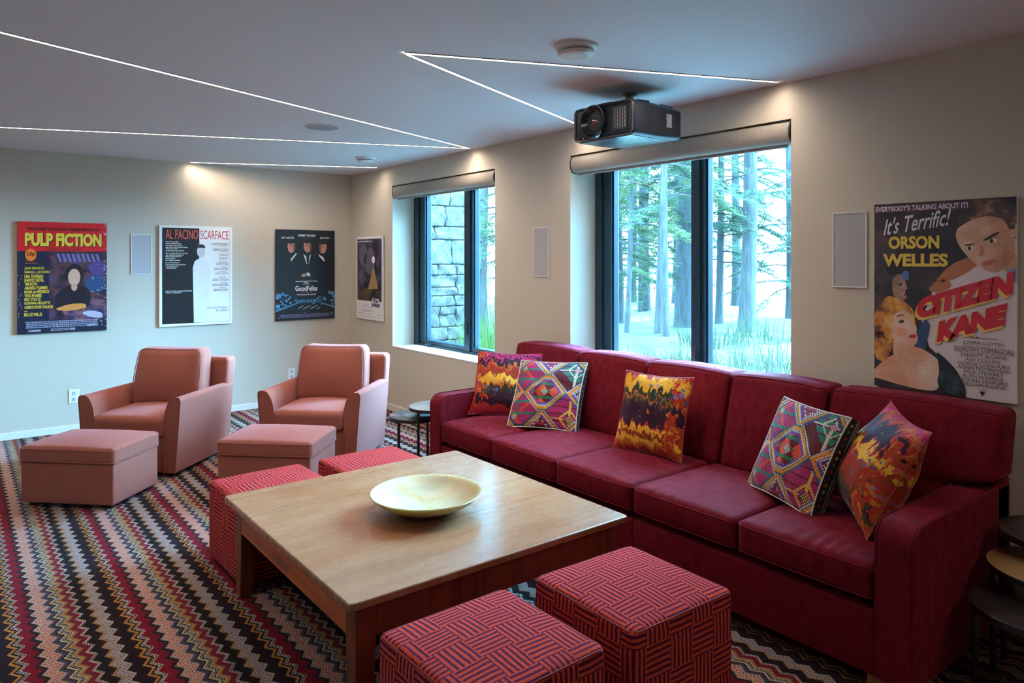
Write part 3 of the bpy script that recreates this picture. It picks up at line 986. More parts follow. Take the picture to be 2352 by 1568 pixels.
G1 = 'nesting side tables at the right end of the sofa'
side_table(-0.305, -6.915, 0.550, 0.205, M_TT1, 'highest dark round side table at the right end of the sofa', R(4), G1)
side_table(-0.455, -6.925, 0.460, 0.205, M_TT2, 'middle-height round side table with a bronze gold top', R(3), G1)
side_table(-0.645, -6.935, 0.370, 0.210, M_TT3, 'lowest dark round side table near the sofa arm at bottom right', R(3), G1)
G2 = 'nesting side tables at the far end of the sofa'
side_table(-0.800, -3.130, 0.500, 0.190, mat_top('pale_slate_table_top', (0.34, 0.35, 0.34), 0.18), 'higher round side table half hidden behind the far sofa arm', math.atan2(-0.165, 0.065), G2)
side_table(-0.865, -2.965, 0.410, 0.200, M_TT4, 'lower round black side table peeking out beside the far sofa arm', math.atan2(-0.165, 0.065), G2)

# ------------------------------------------------------------------ projector
def make_projector():
    rot = R(-87.4)
    t = thing('projector', 'black video projector hanging from the ceiling in front of the windows', 'projector', (-0.756, -4.877, 2.303), rot)
    W, D, Hh = 0.452, 0.452, 0.196
    def body(xx, yy, zz):
        # sides draw in towards the rounded underside at the back
        k = max(0, (yy / D) - 0.1)
        z2 = zz + (0.030 * k if zz < 0 else -0.02 * k)
        x2 = xx * (1 - 0.06 * k)
        return x2, yy - (0.03 * (xx / W) ** 2 * -1 if yy > 0.2 else 0), z2
    bd = obj('housing', MB().add(roundbox(W, D, Hh, 0.026, (6, 6, 3), 5, body), M=Matrix.Translation((0, D / 2, Hh / 2))), plain((0.009, 0.013, 0.020), 0.38, name='black_projector_shell', spec=0.25), t, sharp=80)
    # front frame: a thin raised surround
    lip = []
    hx, hz, r = W / 2 - 0.004, Hh / 2 - 0.004, 0.03
    for cx, cz, a0 in ((-hx + r, -hz + r, 180), (hx - r, -hz + r, 270), (hx - r, hz - r, 0), (-hx + r, hz - r, 90)):
        for k in range(7):
            an = R(a0 + 15 * k)
            lip.append((cx + r * math.cos(an), 0.006, Hh / 2 + cz + r * math.sin(an)))
    obj('front_bezel', tube(lip, 0.0055, 8, closed=True), plain((0.05, 0.055, 0.065), 0.25, name='bezel_grey'), t, uv=False)
    LX, LZ = -0.055, Hh / 2 + 0.004
    def ring(prof, mat, nm, par):
        V, F = lathe(prof, 56)
        Mr = Matrix.Translation((LX, 0, LZ)) @ Matrix.Rotation(R(90), 4, 'X')
        return obj(nm, MB().add((V, F), M=Mr), mat, par, uv=False, sharp=40)
    # after the turn the lathe's z points towards -y, out of the front
    ln = ring([(0.094, -0.02), (0.098, 0.010), (0.094, 0.026), (0.088, 0.026), (0.080, 0.012), (0.062, 0.002), (0.052, -0.004), (0.052, -0.03), (0, -0.03)], plain((0.010, 0.011, 0.014), 0.18, name='gloss_black'), 'lens_hood', t)
    m = NT('coated_lens_glass')
    m.p(Base_Color=(0.05, 0.006, 0.004), Roughness=0.04, Coat_Weight=1.0, Coat_Roughness=0.02, Coat_Tint=(1.0, 0.55, 0.40))
    ring([(0, 0.004), (0.012, 0.0035), (0.026, 0.001), (0.038, -0.004), (0.046, -0.012), (0.046, -0.02), (0, -0.02)], m.m, 'lens', ln)
    ring([(0.046, -0.01), (0.052, -0.004), (0.054, 0.002), (0.049, 0.004), (0.046, -0.006)], plain((0.03, 0.03, 0.035), 0.3), 'lens_ring', ln)
    # vent recess with slats and perforated strips
    vx0, vx1 = 0.085, 0.190
    vt = obj('front_vent', MB().box(vx0, -0.003, 0.030, vx1, 0.012, Hh - 0.026), M_DARK, t, uv=False, smooth=False)
    for k in range(6):
        x = vx0 + 0.008 + k * 0.0182
        obj('slat', MB().box(x - 0.004, -0.008, 0.032, x + 0.004, 0.002, Hh - 0.028), plain((0.035, 0.035, 0.04), 0.35), vt, uv=False, smooth=False)
        dots = MB()
        if k < 5:
            for j in range(16):
                z = 0.046 + j * 0.0072
                dots.box(x + 0.0055, -0.0045, z, x + 0.0115, -0.002, z + 0.0036)
            obj('vent_mesh', dots, plain((0.55, 0.53, 0.50), 0.4, name='bare_metal_mesh'), vt, uv=False, smooth=False)
    obj('side_recess', MB().box(-W / 2 + 0.012, -0.004, 0.03, -W / 2 + 0.022, 0.01, Hh - 0.03), M_DARK, t, uv=False, smooth=False)
    obj('status_light', lathe([(0, 0), (0.0022, 0), (0.0022, 0.002), (0, 0.003)], 12), mat_emit('red_standby_light', (1, 0.05, 0.02), 4.0), t, uv=False, M=Matrix.Translation((-0.145, -0.001, 0.016)) @ Matrix.Rotation(R(90), 4, 'X'))
    obj('remote_sensor', lathe([(0, 0), (0.006, 0), (0.006, 0.0015), (0, 0.002)], 16), M_DARK, t, uv=False, M=Matrix.Translation((-0.160, -0.001, 0.034)) @ Matrix.Rotation(R(90), 4, 'X'))
    # rating label on the side towards the camera: rows of small print
    lb = MB()
    r2 = random.Random(3)
    for j in range(15):
        z = Hh * 0.36 + j * 0.0052
        y0 = 0.300 + (r2.random() * 0.016 if j % 3 else 0.0)
        lb.box(W / 2 * 0.995 - 0.001, y0, z, W / 2 * 0.995 + 0.0006, 0.352, z + 0.0036)
    obj('rating_label', lb, plain((0.42, 0.42, 0.43), 0.5, name='label_print_grey'), t, uv=False, smooth=False)
    up = roundbox(W * 0.88, D * 0.86, 0.006, 0.0025, (2, 2, 1), 2, lambda a, b, c: (a, b, c + 0.030 * max(0, (b + D * 0.5) / D - 0.6)))
    obj('underside_sheen', MB().add(up, M=Matrix.Translation((0, D * 0.48, -0.0005))), plain((0.13, 0.15, 0.16), 0.22, name='window_sheen_grey'), t, uv=False, sharp=60)  # paler slab: window light on the dark underside, put into its colour
    # feet on the upturned underside and the ceiling mount
    mt = MB().box(-0.11, 0.14, Hh, 0.11, 0.34, Hh + 0.012)
    mt.box(-0.15, 0.05, Hh - 0.004, 0.02, 0.11, Hh + 0.020)
    mt.box(0.12, 0.30, Hh - 0.004, 0.19, 0.40, Hh + 0.012)
    obj('mount_plate', mt, M_BLACK, t, uv=False, bevel=0.003)
    tp = H - 2.303
    ma_ = MB().add(lathe([(0, Hh + 0.012), (0.024, Hh + 0.012), (0.024, tp - 0.014), (0, tp - 0.014)], 20, 0, 0.24))
    ma_.add(lathe([(0, tp - 0.014), (0.042, tp - 0.014), (0.045, tp - 0.01), (0.045, tp), (0, tp)], 40, 0, 0.24))
    ma_.add(tube([(0.09, 0.31, Hh + 0.01), (0.09, 0.31, Hh + 0.045), (0.04, 0.26, Hh + 0.055)], 0.007, 8))
    ma_.add(tube([(-0.09, 0.17, Hh + 0.01), (-0.09, 0.17, Hh + 0.045), (-0.04, 0.22, Hh + 0.055)], 0.007, 8))
    obj('ceiling_mount', ma_, plain((0.10, 0.10, 0.10), 0.35, 0.5, name='mount_metal'), t, uv=False, sharp=40)
make_projector()

# ------------------------------------------------------------------ throw pillows
def mat_print(name, bands, flip, blue):
    """velvet printed with ragged bands of flowers, given from the bottom up"""
    m = NT(name)
    u = m.uv()
    x, y, z = m.xyz(u)
    a = m.noise(m.scale(u, 5.5, 2.6, 1), 1.6, 5.0, 0.62)
    a2 = m.noise(m.scale(u, 15, 4, 1), 1.3, 3.0, 0.6)
    y2 = m.ma('ADD', y, m.ma('ADD', m.ma('MULTIPLY', m.ma('SUBTRACT', a, 0.5), 0.46), m.ma('MULTIPLY', m.ma('SUBTRACT', a2, 0.5), 0.20)))
    plum = (0.030, 0.005, 0.020); yel = (0.72, 0.36, 0.025); org = (0.46, 0.105, 0.012); red = (0.36, 0.016, 0.010); ol = (0.055, 0.042, 0.010); cri = (0.30, 0.010, 0.03); grn = (0.018, 0.030, 0.016)
    pal = dict(plum=plum, yel=yel, org=org, red=red, ol=ol, cri=cri, grn=grn, mag=(0.42, 0.012, 0.10), rust=(0.27, 0.028, 0.008))
    c = m.ramp(y2, [(p, pal[k]) for p, k in bands], 'CONSTANT')
    # broad burnt orange and crimson fields towards the sides
    b = m.noise(m.scale(u, 3.2, 2.2, 1), 1.3, 3.0, 0.6)
    side = m.ma('ADD', m.ma('MULTIPLY', m.ma('SUBTRACT', x, 0.5), 0.55 if not flip else -0.55), b)
    rag = m.noise(m.scale(u, 16, 9, 1), 1.4, 3.0)
    sd = m.ma('GREATER_THAN', m.ma('ADD', side, m.ma('MULTIPLY', m.ma('SUBTRACT', rag, 0.5), 0.22)), 0.70)
    c = m.mix(sd, c, m.ramp(rag, [(0.0, (0.34, 0.05, 0.008)), (0.46, (0.42, 0.012, 0.010)), (0.56, (0.50, 0.14, 0.015))], 'CONSTANT'))
    # blue, violet and pink petals
    w = m.noise(u, 9.0, 2.0, col=True)
    v = m.n('VectorMath', {0: u, 1: m.n('VectorMath', {0: w, 1: (0.10, 0.10, 0)}, operation='MULTIPLY').outputs[0]}, operation='ADD').outputs[0]
    def petals(sc, r, thr, cols, seed, band=None):
        nonlocal c
        vo = m.n('TexVoronoi', {'Vector': m.n('VectorMath', {0: v, 1: (seed, seed * 1.7, 0)}, operation='ADD').outputs[0], 'Scale': sc, 'Randomness': 1.0})
        cr = m.xyz(vo.outputs['Color'])
        ok = m.ma('MULTIPLY', m.ma('LESS_THAN', vo.outputs['Distance'], r), m.ma('GREATER_THAN', cr[0], thr))
        if band:
            ok = m.ma('MULTIPLY', ok, m.ma('COMPARE', y2, band[0], band[1]))
        c = m.mix(ok, c, m.ramp(cr[1], cols, 'CONSTANT'))
    petals(15, 0.34, 0.50, [(0, (0.07, 0.11, 0.36)), (0.35, (0.20, 0.16, 0.50)), (0.6, (0.05, 0.10, 0.20)), (0.8, (0.03, 0.05, 0.02))], 3.1, (blue, 0.11))
    petals(22, 0.22, 0.86, [(0, (0.70, 0.03, 0.13)), (0.6, (0.72, 0.20, 0.36)), (0.85, (0.52, 0.02, 0.02))], 9.2)
    petals(30, 0.20, 0.90, [(0, (0.66, 0.40, 0.05)), (0.5, (0.60, 0.06, 0.20))], 5.7)
    nap = m.noise(u, 60.0, 3.0)
    c = m.mix(m.ma('MULTIPLY', nap, 0.35), c, m.mix(0.45, c, (0, 0, 0)))
    m.p(Base_Color=c, Roughness=0.75, Sheen_Weight=0.18, Sheen_Roughness=0.35, Sheen_Tint=(1, 0.8, 0.8))
    m.b.inputs['Specular IOR Level'].default_value = 0.2
    m.bump(m.noise(u, 7.0, 3.0), 0.25, 0.02)
    return m.m

def mat_attr_cloth():
    m = NT('embroidered_wool')
    at = m.n('Attribute', attribute_name='stitch')
    u = m.uv()
    x, y, z = m.xyz(u)
    rows = m.ma('ABSOLUTE', m.ma('SINE', m.ma('MULTIPLY', y, math.pi * 60)))
    fib = m.noise(m.scale(u, 40, 260, 1), 1.0, 2.0)
    c = m.mix(m.ma('MULTIPLY', m.ma('SUBTRACT', 1.0, rows), 0.28), at.outputs['Color'], (0.01, 0.006, 0.01))
    c = m.mix(m.ma('MULTIPLY', fib, 0.2), c, (0.02, 0.01, 0.02))
    m.p(Base_Color=c, Roughness=0.85, Sheen_Weight=0.1)
    m.b.inputs['Specular IOR Level'].default_value = 0.15
    m.bump(rows, 0.6, 0.004)
    return m.m

KN = 60
def kilim_color(i, j):
    """colour of stitch column i, row j (row 0 at the bottom) of the embroidered front"""
    W = (0.74, 0.66, 0.52); O = (0.78, 0.24, 0.022); G = (0.012, 0.17, 0.085); N = (0.07, 0.06, 0.24); M = (0.40, 0.018, 0.11); D = (0.13, 0.008, 0.014)
    RD = (0.72, 0.075, 0.032); Y = (0.72, 0.42, 0.06); V = (0.26, 0.07, 0.30); K = (0.020, 0.012, 0.014); T = (0.03, 0.20, 0.15); P = (0.55, 0.07, 0.22)
    u = (2 * (i + 0.5) / KN - 1); v = (2 * (j + 0.5) / KN - 1)
    au, av = abs(u), abs(v)
    mu = 1.26 - au if au > 0.63 else au
    mv = 1.10 - av if av > 0.55 else av
    s = (mu - 0.10) / 0.45 + mv / 0.44
    flip = (au > 0.63) != (av > 0.55)
    if flip: s = s + 0.06
    inner = au <= 0.63 and av <= 0.55
    if inner: s = max(s, av / 0.44, au / 0.60)
    if s < 0.80:
        if not inner:                       # wedges on the four sides
            if s > 0.68: return W if (i + j) % 2 else N
            if s > 0.60: return D
            if s > 0.52: return W if j % 3 else D
            return M if (j // 2) % 2 else D
        # centre medallion: red rows, green bars, diamond
        dd = au * 9 + av * 9
        if dd < 1.1: return W if (i + j) % 2 else G
        if s > 0.75: return N
        if s > 0.71: return V
        if j % 12 in (0, 1): return G
        if (i // 6) % 2 and j % 12 in (6,): return G
        k = abs(((i + 3) % 12) - 6) + abs((j % 12) - 6)
        return RD if k < 7 else D
    if s < 0.87: return V if j % 2 else N
    if s < 0.94: return W if (i + j) % 2 else V
    if s < 1.00: return G if (i + j) % 2 == 0 else W
    if s < 1.17: return O
    if s < 1.23: return G
    if s < 1.30: return W if (i + j) % 2 else N
    if s < 1.35: return N
    # the four corner fields
    cu, cv = au - 0.80, av - 0.72
    q = abs(cu) * 9 + abs(cv) * 9
    if u > 0 and v > 0:
        if q < 1.0: return W if (i + j) % 2 else P
        if abs(cu) < 0.02 or abs(cv) < 0.02: return W
        if abs(abs(cu) + abs(cv) - 0.26) < 0.025: return W
        return T if q < 4.2 and j % 5 else D
    if u > 0:
        if q < 1.2: return Y if (i + j) % 2 else (0.02, 0.02, 0.06)
        if abs(cu) < 0.02 or abs(cv) < 0.02: return Y
        if abs(abs(cu) + abs(cv) - 0.27) < 0.025: return Y
        return M if j % 6 else D
    if q < 0.9: return W if (i + j) % 2 else G
    if abs(cu) < 0.025 or j % 10 in (0, 1): return T
    if abs(abs(cu) - abs(cv)) < 0.05: return RD
    return M

def make_pillow(name, label, px, py, yaw, lean, roll, s, zmin, kind, mat, bulge=0.085, group=None, pinch=0.07):
    n = KN if kind == 'kilim' else 40
    edge = 0.075 if kind == 'kilim' else 0.0
    t = thing(name, label, 'cushion', (0, 0, 0), 0, group)
    # axes: X to the right seen from the front, Y up the cushion, Z out of its face
    cy, sy = math.cos(yaw), math.sin(yaw)
    X = Vector((cy, sy, 0)); N = Vector((sy, -cy, 0)); U = Vector((0, 0, 1))
    Y = U * math.cos(lean) - N * math.sin(lean); Z = N * math.cos(lean) + U * math.sin(lean)
    X, Y = X * math.cos(roll) + Y * math.sin(roll), Y * math.cos(roll) - X * math.sin(roll)
    c = Vector((px, py, 0))
    h = s / 2
    c.z = zmin - min((-X * h - Y * h).z, (X * h - Y * h).z)
    M = Matrix(((X.x, Y.x, Z.x, c.x), (X.y, Y.y, Z.y, c.y), (X.z, Y.z, Z.z, c.z), (0, 0, 0, 1)))
    t.matrix_world = M
    r2 = random.Random(int(abs(px * 1000)))
    ph = r2.uniform(0, 6)
    def P(i, j, sgn):
        u, v = 2 * i / n - 1, 2 * j / n - 1
        x = h * u * (1 - pinch * (1 - v * v) * abs(u) ** 1.5)
        y = h * v * (1 - pinch * (1 - u * u) * abs(v) ** 1.5)
        # the weight settles towards the lower half
        k = (max(0, 1 - u * u) ** 0.62) * (max(0, 1 - v * v) ** 0.62) * (1 - 0.18 * v)
        wr = 0.006 * math.sin(7 * u + 5 * v + ph) * math.sin(6 * v - 4 * u + ph) * k
        corner = (abs(u) * abs(v)) ** 4
        return Vector((x, y, sgn * (edge / 2 * (1 - 0.3 * corner) + bulge * k) + wr - edge / 2))
    V = []; F = []; side = []
    fr = {}
    for sgn in (1, -1):
        for j in range(n + 1):
            for i in range(n + 1):
                if sgn == -1 and edge == 0 and (i in (0, n) or j in (0, n)):
                    fr[(sgn, i, j)] = fr[(1, i, j)]
                    continue
                fr[(sgn, i, j)] = len(V); V.append(P(i, j, sgn))
    front = MB(); back = MB()
    cells = []
    Ff = []; Fb = []
    for j in range(n):
        for i in range(n):
            q = [fr[(1, i, j)], fr[(1, i + 1, j)], fr[(1, i + 1, j + 1)], fr[(1, i, j + 1)]]
            Ff.append(q); cells.append((i, j))
            b = [fr[(-1, i, j)], fr[(-1, i, j + 1)], fr[(-1, i + 1, j + 1)], fr[(-1, i + 1, j)]]
            Fb.append(b)
    Fs = []
    ring = [(i, 0) for i in range(n)] + [(n, j) for j in range(n)] + [(i, n) for i in range(n, 0, -1)] + [(0, j) for j in range(n, 0, -1)]
    if edge:
        for a, b in zip(ring, ring[1:] + ring[:1]):
            Fs.append([fr[(-1, *a)], fr[(-1, *b)], fr[(1, *b)], fr[(1, *a)]])
    def build(nm, faces, m, uvkind):
        used = sorted({k for f in faces for k in f})
        mp = {k: q for q, k in enumerate(used)}
        me = bpy.data.meshes.new(nm)
        me.from_pydata([tuple(V[k]) for k in used], [], [[mp[k] for k in f] for f in faces])
        me.materials.append(m)
        me.update()
        uvl = me.uv_layers.new(name='UVMap')
        for p in me.polygons:
            for li in p.loop_indices:
                co = me.vertices[me.loops[li].vertex_index].co
                uvl.data[li].uv = (co.x / s + 0.5, co.y / s + 0.5)
        me.polygons.foreach_set('use_smooth', [True] * len(me.polygons))
        o = bpy.data.objects.new(nm, me)
        COL.objects.link(o); o.parent = t
        return o
    fo = build('front_cover', Ff, mat[0], 0)
    build('back_cover', Fb, mat[1], 0)
    if kind == 'kilim':
        me = fo.data
        ca = me.color_attributes.new('stitch', 'FLOAT_COLOR', 'CORNER')
        arr = np.zeros((len(me.loops), 4), dtype=np.float32)
        for p, (i, j) in zip(me.polygons, cells):
            col = kilim_color(i, j)
            for li in p.loop_indices: arr[li] = (*col, 1)
        ca.data.foreach_set('color', arr.ravel())
        build('side_band', Fs, mat[1], 0)
        pts = [P(i, j, 1) + Vector((0, 0, 0.002)) for i, j in ring]
        obj('white_piping', tube(pts, 0.0035, 6, closed=True), plain((0.62, 0.60, 0.52), 0.8, name='white_cord'), t, uv=False)
        chev = MB()
        cols = []
        for k in range(0, len(ring), 4):
            i, j = ring[k]; i2, j2 = ring[(k + 1) % len(ring)]
            a = P(i, j, 1).lerp(P(i, j, -1), 0.35); b = P(i2, j2, 1).lerp(P(i2, j2, -1), 0.35)
            d = P(i, j, -1) - P(i, j, 1); tv = (b - a)
            nrm = d.cross(tv).normalized() * 0.0014
            mid = a + d * 0.10
            for e in (tv * 0.55 - d * 0.18, -tv * 0.55 - d * 0.18):
                w = tv.normalized() * 0.0036
                q = [mid + nrm - w, mid + nrm + w, mid + e + nrm + w, mid + e + nrm - w]
                chev.add((q, [(0, 1, 2, 3)]), (k // 4) % 5)
        for k in range(0, len(ring), 1):
            i, j = ring[k]; i2, j2 = ring[(k + 1) % len(ring)]
            for fz in (0.62, 0.80):
                a = P(i, j, 1).lerp(P(i, j, -1), fz); b = P(i2, j2, 1).lerp(P(i2, j2, -1), fz)
                d = P(i, j, -1) - P(i, j, 1); tv = b - a
                nrm = d.cross(tv).normalized() * 0.0014
                chev.add(([a + nrm, a + tv * 0.55 + nrm, a + tv * 0.55 + d * 0.11 + nrm, a + d * 0.11 + nrm], [(0, 1, 2, 3)]), 5)
        obj('stitching', chev, [plain(w, 0.8, name='bright_thread') for w in ((0.60, 0.20, 0.02), (0.05, 0.07, 0.30), (0.50, 0.03, 0.02), (0.02, 0.18, 0.10), (0.60, 0.40, 0.10), (0.62, 0.50, 0.44))], t, uv=False, smooth=False)
    else:
        pts = [P(i, j, 1) for i, j in ring]
        obj('edge_seam', tube(pts, 0.0024, 5, closed=True), plain((0.30, 0.05, 0.05), 0.8, name='seam_thread'), t, uv=False)
    return t
M_DKCLOTH = plain((0.022, 0.015, 0.017), 0.9, name='dark_cotton')
M_KIL = mat_attr_cloth()
PA = mat_print('flower_print_velvet', [(0.0, 'red'), (0.08, 'org'), (0.14, 'yel'), (0.21, 'rust'), (0.26, 'yel'), (0.31, 'red'), (0.345, 'plum'), (0.61, 'ol'), (0.66, 'org'), (0.69, 'grn'), (0.75, 'ol'), (0.78, 'yel'), (0.92, 'org'), (0.96, 'cri')], False, 0.74)
PB = mat_print('flower_print_velvet_turned', [(0.0, 'cri'), (0.10, 'red'), (0.15, 'plum'), (0.32, 'ol'), (0.37, 'grn'), (0.42, 'org'), (0.46, 'yel'), (0.58, 'rust'), (0.64, 'red'), (0.70, 'org'), (0.74, 'plum'), (0.84, 'mag'), (0.90, 'plum'), (0.94, 'mag')], True, 0.42)
PC = mat_print('flower_print_velvet_low', [(0.0, 'org'), (0.06, 'ol'), (0.17, 'plum'), (0.22, 'ol'), (0.27, 'rust'), (0.42, 'red'), (0.46, 'rust'), (0.53, 'yel'), (0.64, 'red'), (0.67, 'plum'), (0.84, 'red'), (0.88, 'org'), (0.92, 'mag')], False, 0.48)
GP = 'flower print velvet cushions on the sofa'; GK = 'embroidered cushions on the sofa'
make_pillow('throw_pillow', 'flower print velvet cushion in the far corner of the sofa, behind an embroidered one', -0.525, -3.672, -0.893, 0.525, -0.018, 0.495, 0.490, 'velvet', (PB, PB), 0.075, GP)
make_pillow('throw_pillow', 'square embroidered cushion near the far end of the sofa', -0.545, -4.150, -1.116, 0.57, 0.03, 0.490, 0.492, 'kilim', (M_KIL, M_DKCLOTH), 0.048, GK, 0.05)
make_pillow('throw_pillow', 'flower print velvet cushion alone at the middle of the sofa', -0.510, -5.040, -1.459, 0.309, 0.018, 0.470, 0.492, 'velvet', (PA, PA), 0.070, GP)
make_pillow('throw_pillow', 'square embroidered cushion leaning beside the cushion at the right arm', -0.592, -5.973, -1.966, 0.45, -0.016, 0.470, 0.496, 'kilim', (M_KIL, M_DKCLOTH), 0.048, GK, 0.05)
make_pillow('throw_pillow', 'flower print velvet cushion slumped against the right sofa arm', -0.571, -6.350, -2.404, 0.47, -0.069, 0.50, 0.494, 'velvet', (PC, PC), 0.125, GP, 0.10)

# ------------------------------------------------------------------ posters
FONT_CACHE = {}
def text_mesh(body, bold=0.0, shear=0.0, space=1.0):
    key = (body, bold, shear, space)
    if key in FONT_CACHE: return FONT_CACHE[key]
    cu = bpy.data.curves.new('lettering', 'FONT')
    cu.body = body; cu.size = 1.0; cu.offset = bold; cu.shear = shear; cu.space_character = space
    cu.resolution_u = 3
    ob = bpy.data.objects.new('lettering', cu)
    me = ob.to_mesh()
    v = np.array([q.co[:] for q in me.vertices])
    f = [list(p.vertices) for p in me.polygons]
    ob.to_mesh_clear()
    bpy.data.objects.remove(ob); bpy.data.curves.remove(cu)
    FONT_CACHE[key] = (v, f)
    return v, f

class Poster:
    """board in the frame x right, z up, -y out of the wall; places are fractions from the top left"""
    def __init__(s, place, w, h, label, board, back=0.022, edge=None):
        s.w, s.h, s.d = w, h, back
        s.t = thing('poster', label, 'poster', place['loc'], place['rotz'])
        s.k = 0
        obj('board', MB().box(-w / 2, -back, 0, w / 2, -0.004, h), [board], s.t, uv=False, bevel=0.0015)
        s.parts = {}
        s.words = set()
    def pt(s, fx, fy, lift):
        return (-s.w / 2 + fx * s.w, -s.d - lift, s.h - fy * s.h)
    def lay(s, nm, mat, lift=None):
        if nm not in s.parts:
            s.k += 1
            s.parts[nm] = (MB(), mat, 0.0003 + 0.00009 * s.k if lift is None else lift)
        return s.parts[nm]
    def poly(s, nm, mat, pts, soft=0):
        mb, _, L = s.lay(nm, mat)
        for _k in range(soft):              # round the corners off
            q = []
            for a, b in zip(pts, pts[1:] + pts[:1]):
                q += [(a[0] * .75 + b[0] * .25, a[1] * .75 + b[1] * .25), (a[0] * .25 + b[0] * .75, a[1] * .25 + b[1] * .75)]
            pts = q
        for ax, lim, sg in ((0, 0.0, 1), (0, 1.0, -1), (1, 0.0, 1), (1, 1.0, -1)):     # keep the print on its board
            q = []
            for a, b in zip(pts, pts[1:] + pts[:1]):
                ia, ib = sg * (a[ax] - lim) >= 0, sg * (b[ax] - lim) >= 0
                if ia: q.append(a)
                if ia != ib:
                    r = (lim - a[ax]) / (b[ax] - a[ax])
                    q.append((a[0] + (b[0] - a[0]) * r, a[1] + (b[1] - a[1]) * r))
            pts = q
        if len(pts) < 3: return
        V = [s.pt(x, y, L) for x, y in pts]
        a = sum(pts[i][0] * pts[(i + 1) % len(pts)][1] - pts[(i + 1) % len(pts)][0] * pts[i][1] for i in range(len(pts)))
        F = list(range(len(V)))
        if a > 0: F.reverse()
        mb.add((V, [F]))
    def rect(s, nm, mat, x0, y0, x1, y1):
        s.poly(nm, mat, [(x0, y0), (x1, y0), (x1, y1), (x0, y1)])
    def oval(s, nm, mat, cx, cy, rx, ry, rot=0, wob=0.0, n=40, seed=0, a0=0, a1=360):
        r2 = random.Random(seed)
        p1, p2, p3 = r2.uniform(0, 6), r2.uniform(0, 6), r2.uniform(0, 6)
        pts = []
        asp = s.w / s.h
        for k in range(n):
            a = R(a0 + (a1 - a0) * k / (n if a1 - a0 >= 360 else n - 1))
            q = 1 + wob * (math.sin(3 * a + p1) + 0.6 * math.sin(5 * a + p2) + 0.4 * math.sin(9 * a + p3))
            x, y = rx * q * math.cos(a), ry * q * math.sin(a) / asp
            x, y = x * math.cos(rot) - y * math.sin(rot), x * math.sin(rot) + y * math.cos(rot)
            pts.append((cx + x, cy + y * asp))
        s.poly(nm, mat, pts)
    def text(s, nm, mat, body, x0, y0, x1, y1, bold=0.0, shear=0.0, tilt=0.0, keep=False, align='l', slope=0.0, space=1.0, serif=False):
        v, f = text_mesh(body, bold, shear, space)
        s.words.add(nm)
        mb, _, L = s.lay(nm, mat)
        lo, hi = v.min(0), v.max(0)
        n = (v - lo) / np.maximum(hi - lo, 1e-6)
        V = []
        if keep:                       # keep the letter shapes: width follows from the height
            wd = (hi[0] - lo[0]) / (hi[1] - lo[1]) * (y1 - y0) * s.h / s.w * keep
            if wd < x1 - x0:
                if align == 'l': x1 = x0 + wd
                elif align == 'r': x0 = x1 - wd
                else: c = (x0 + x1) / 2; x0, x1 = c - wd / 2, c + wd / 2
        for q in n:
            x = x0 + (x1 - x0) * q[0]
            y = y1 + (y0 - y1) * q[1] + slope * (q[0] - 0.5)
            V.append(s.pt(x, y, L))
        mb.add((V, f))
    def done(s):
        """picture and lettering are one printed surface; each layer keeps its own ink"""
        for nm, names in (('print', list(s.parts)),):
            M = MB(); mats = []
            for k in names:
                mb, mat, L = s.parts[k]
                if mat not in mats: mats.append(mat)
                o = len(M.v)
                M.v += mb.v
                M.f += [[o + q for q in f] for f in mb.f]
                M.mi += [mats.index(mat)] * len(mb.f)
            if M.v: obj(nm, M, mats, s.t, uv=False, smooth=False)
        return s.t

def ink(r, g, b, rough=0.45, k=1.15):
    return plain(lin(r, g, b, k), rough, name='printing_ink')
def small_print(P, nm, mat, x0, x1, rows, h, seed, gap=0.006, wmin=0.01, wmax=0.04):
    """print too small to read: rows of tiny dashes"""
    r2 = random.Random(seed)
    for y in rows:
        x = x0 + r2.uniform(0, 0.04)
        end = x1 - r2.uniform(0, 0.05)
        while x < end:
            w = r2.uniform(wmin, wmax)
            P.rect(nm, mat, x, y, min(end, x + w), y + h)
            x += w + gap

WHT = ink(232, 228, 222); BLK = ink(18, 16, 20); YEL = ink(226, 190, 62); RED = ink(205, 20, 28); NAV = ink(22, 26, 48)
def mat_mottle(name, stops, sc=4.0, seed=0.0, stretch=(1, 1, 1), rough=0.45):
    m = NT(name)
    o = m.obj()
    v = m.n('VectorMath', {0: m.scale(o, *stretch), 1: (seed, seed, seed)}, operation='ADD').outputs[0]
    n = m.noise(v, sc, 5.0, 0.6)
    m.p(Base_Color=m.ramp(n, stops), Roughness=rough)
    return m.m

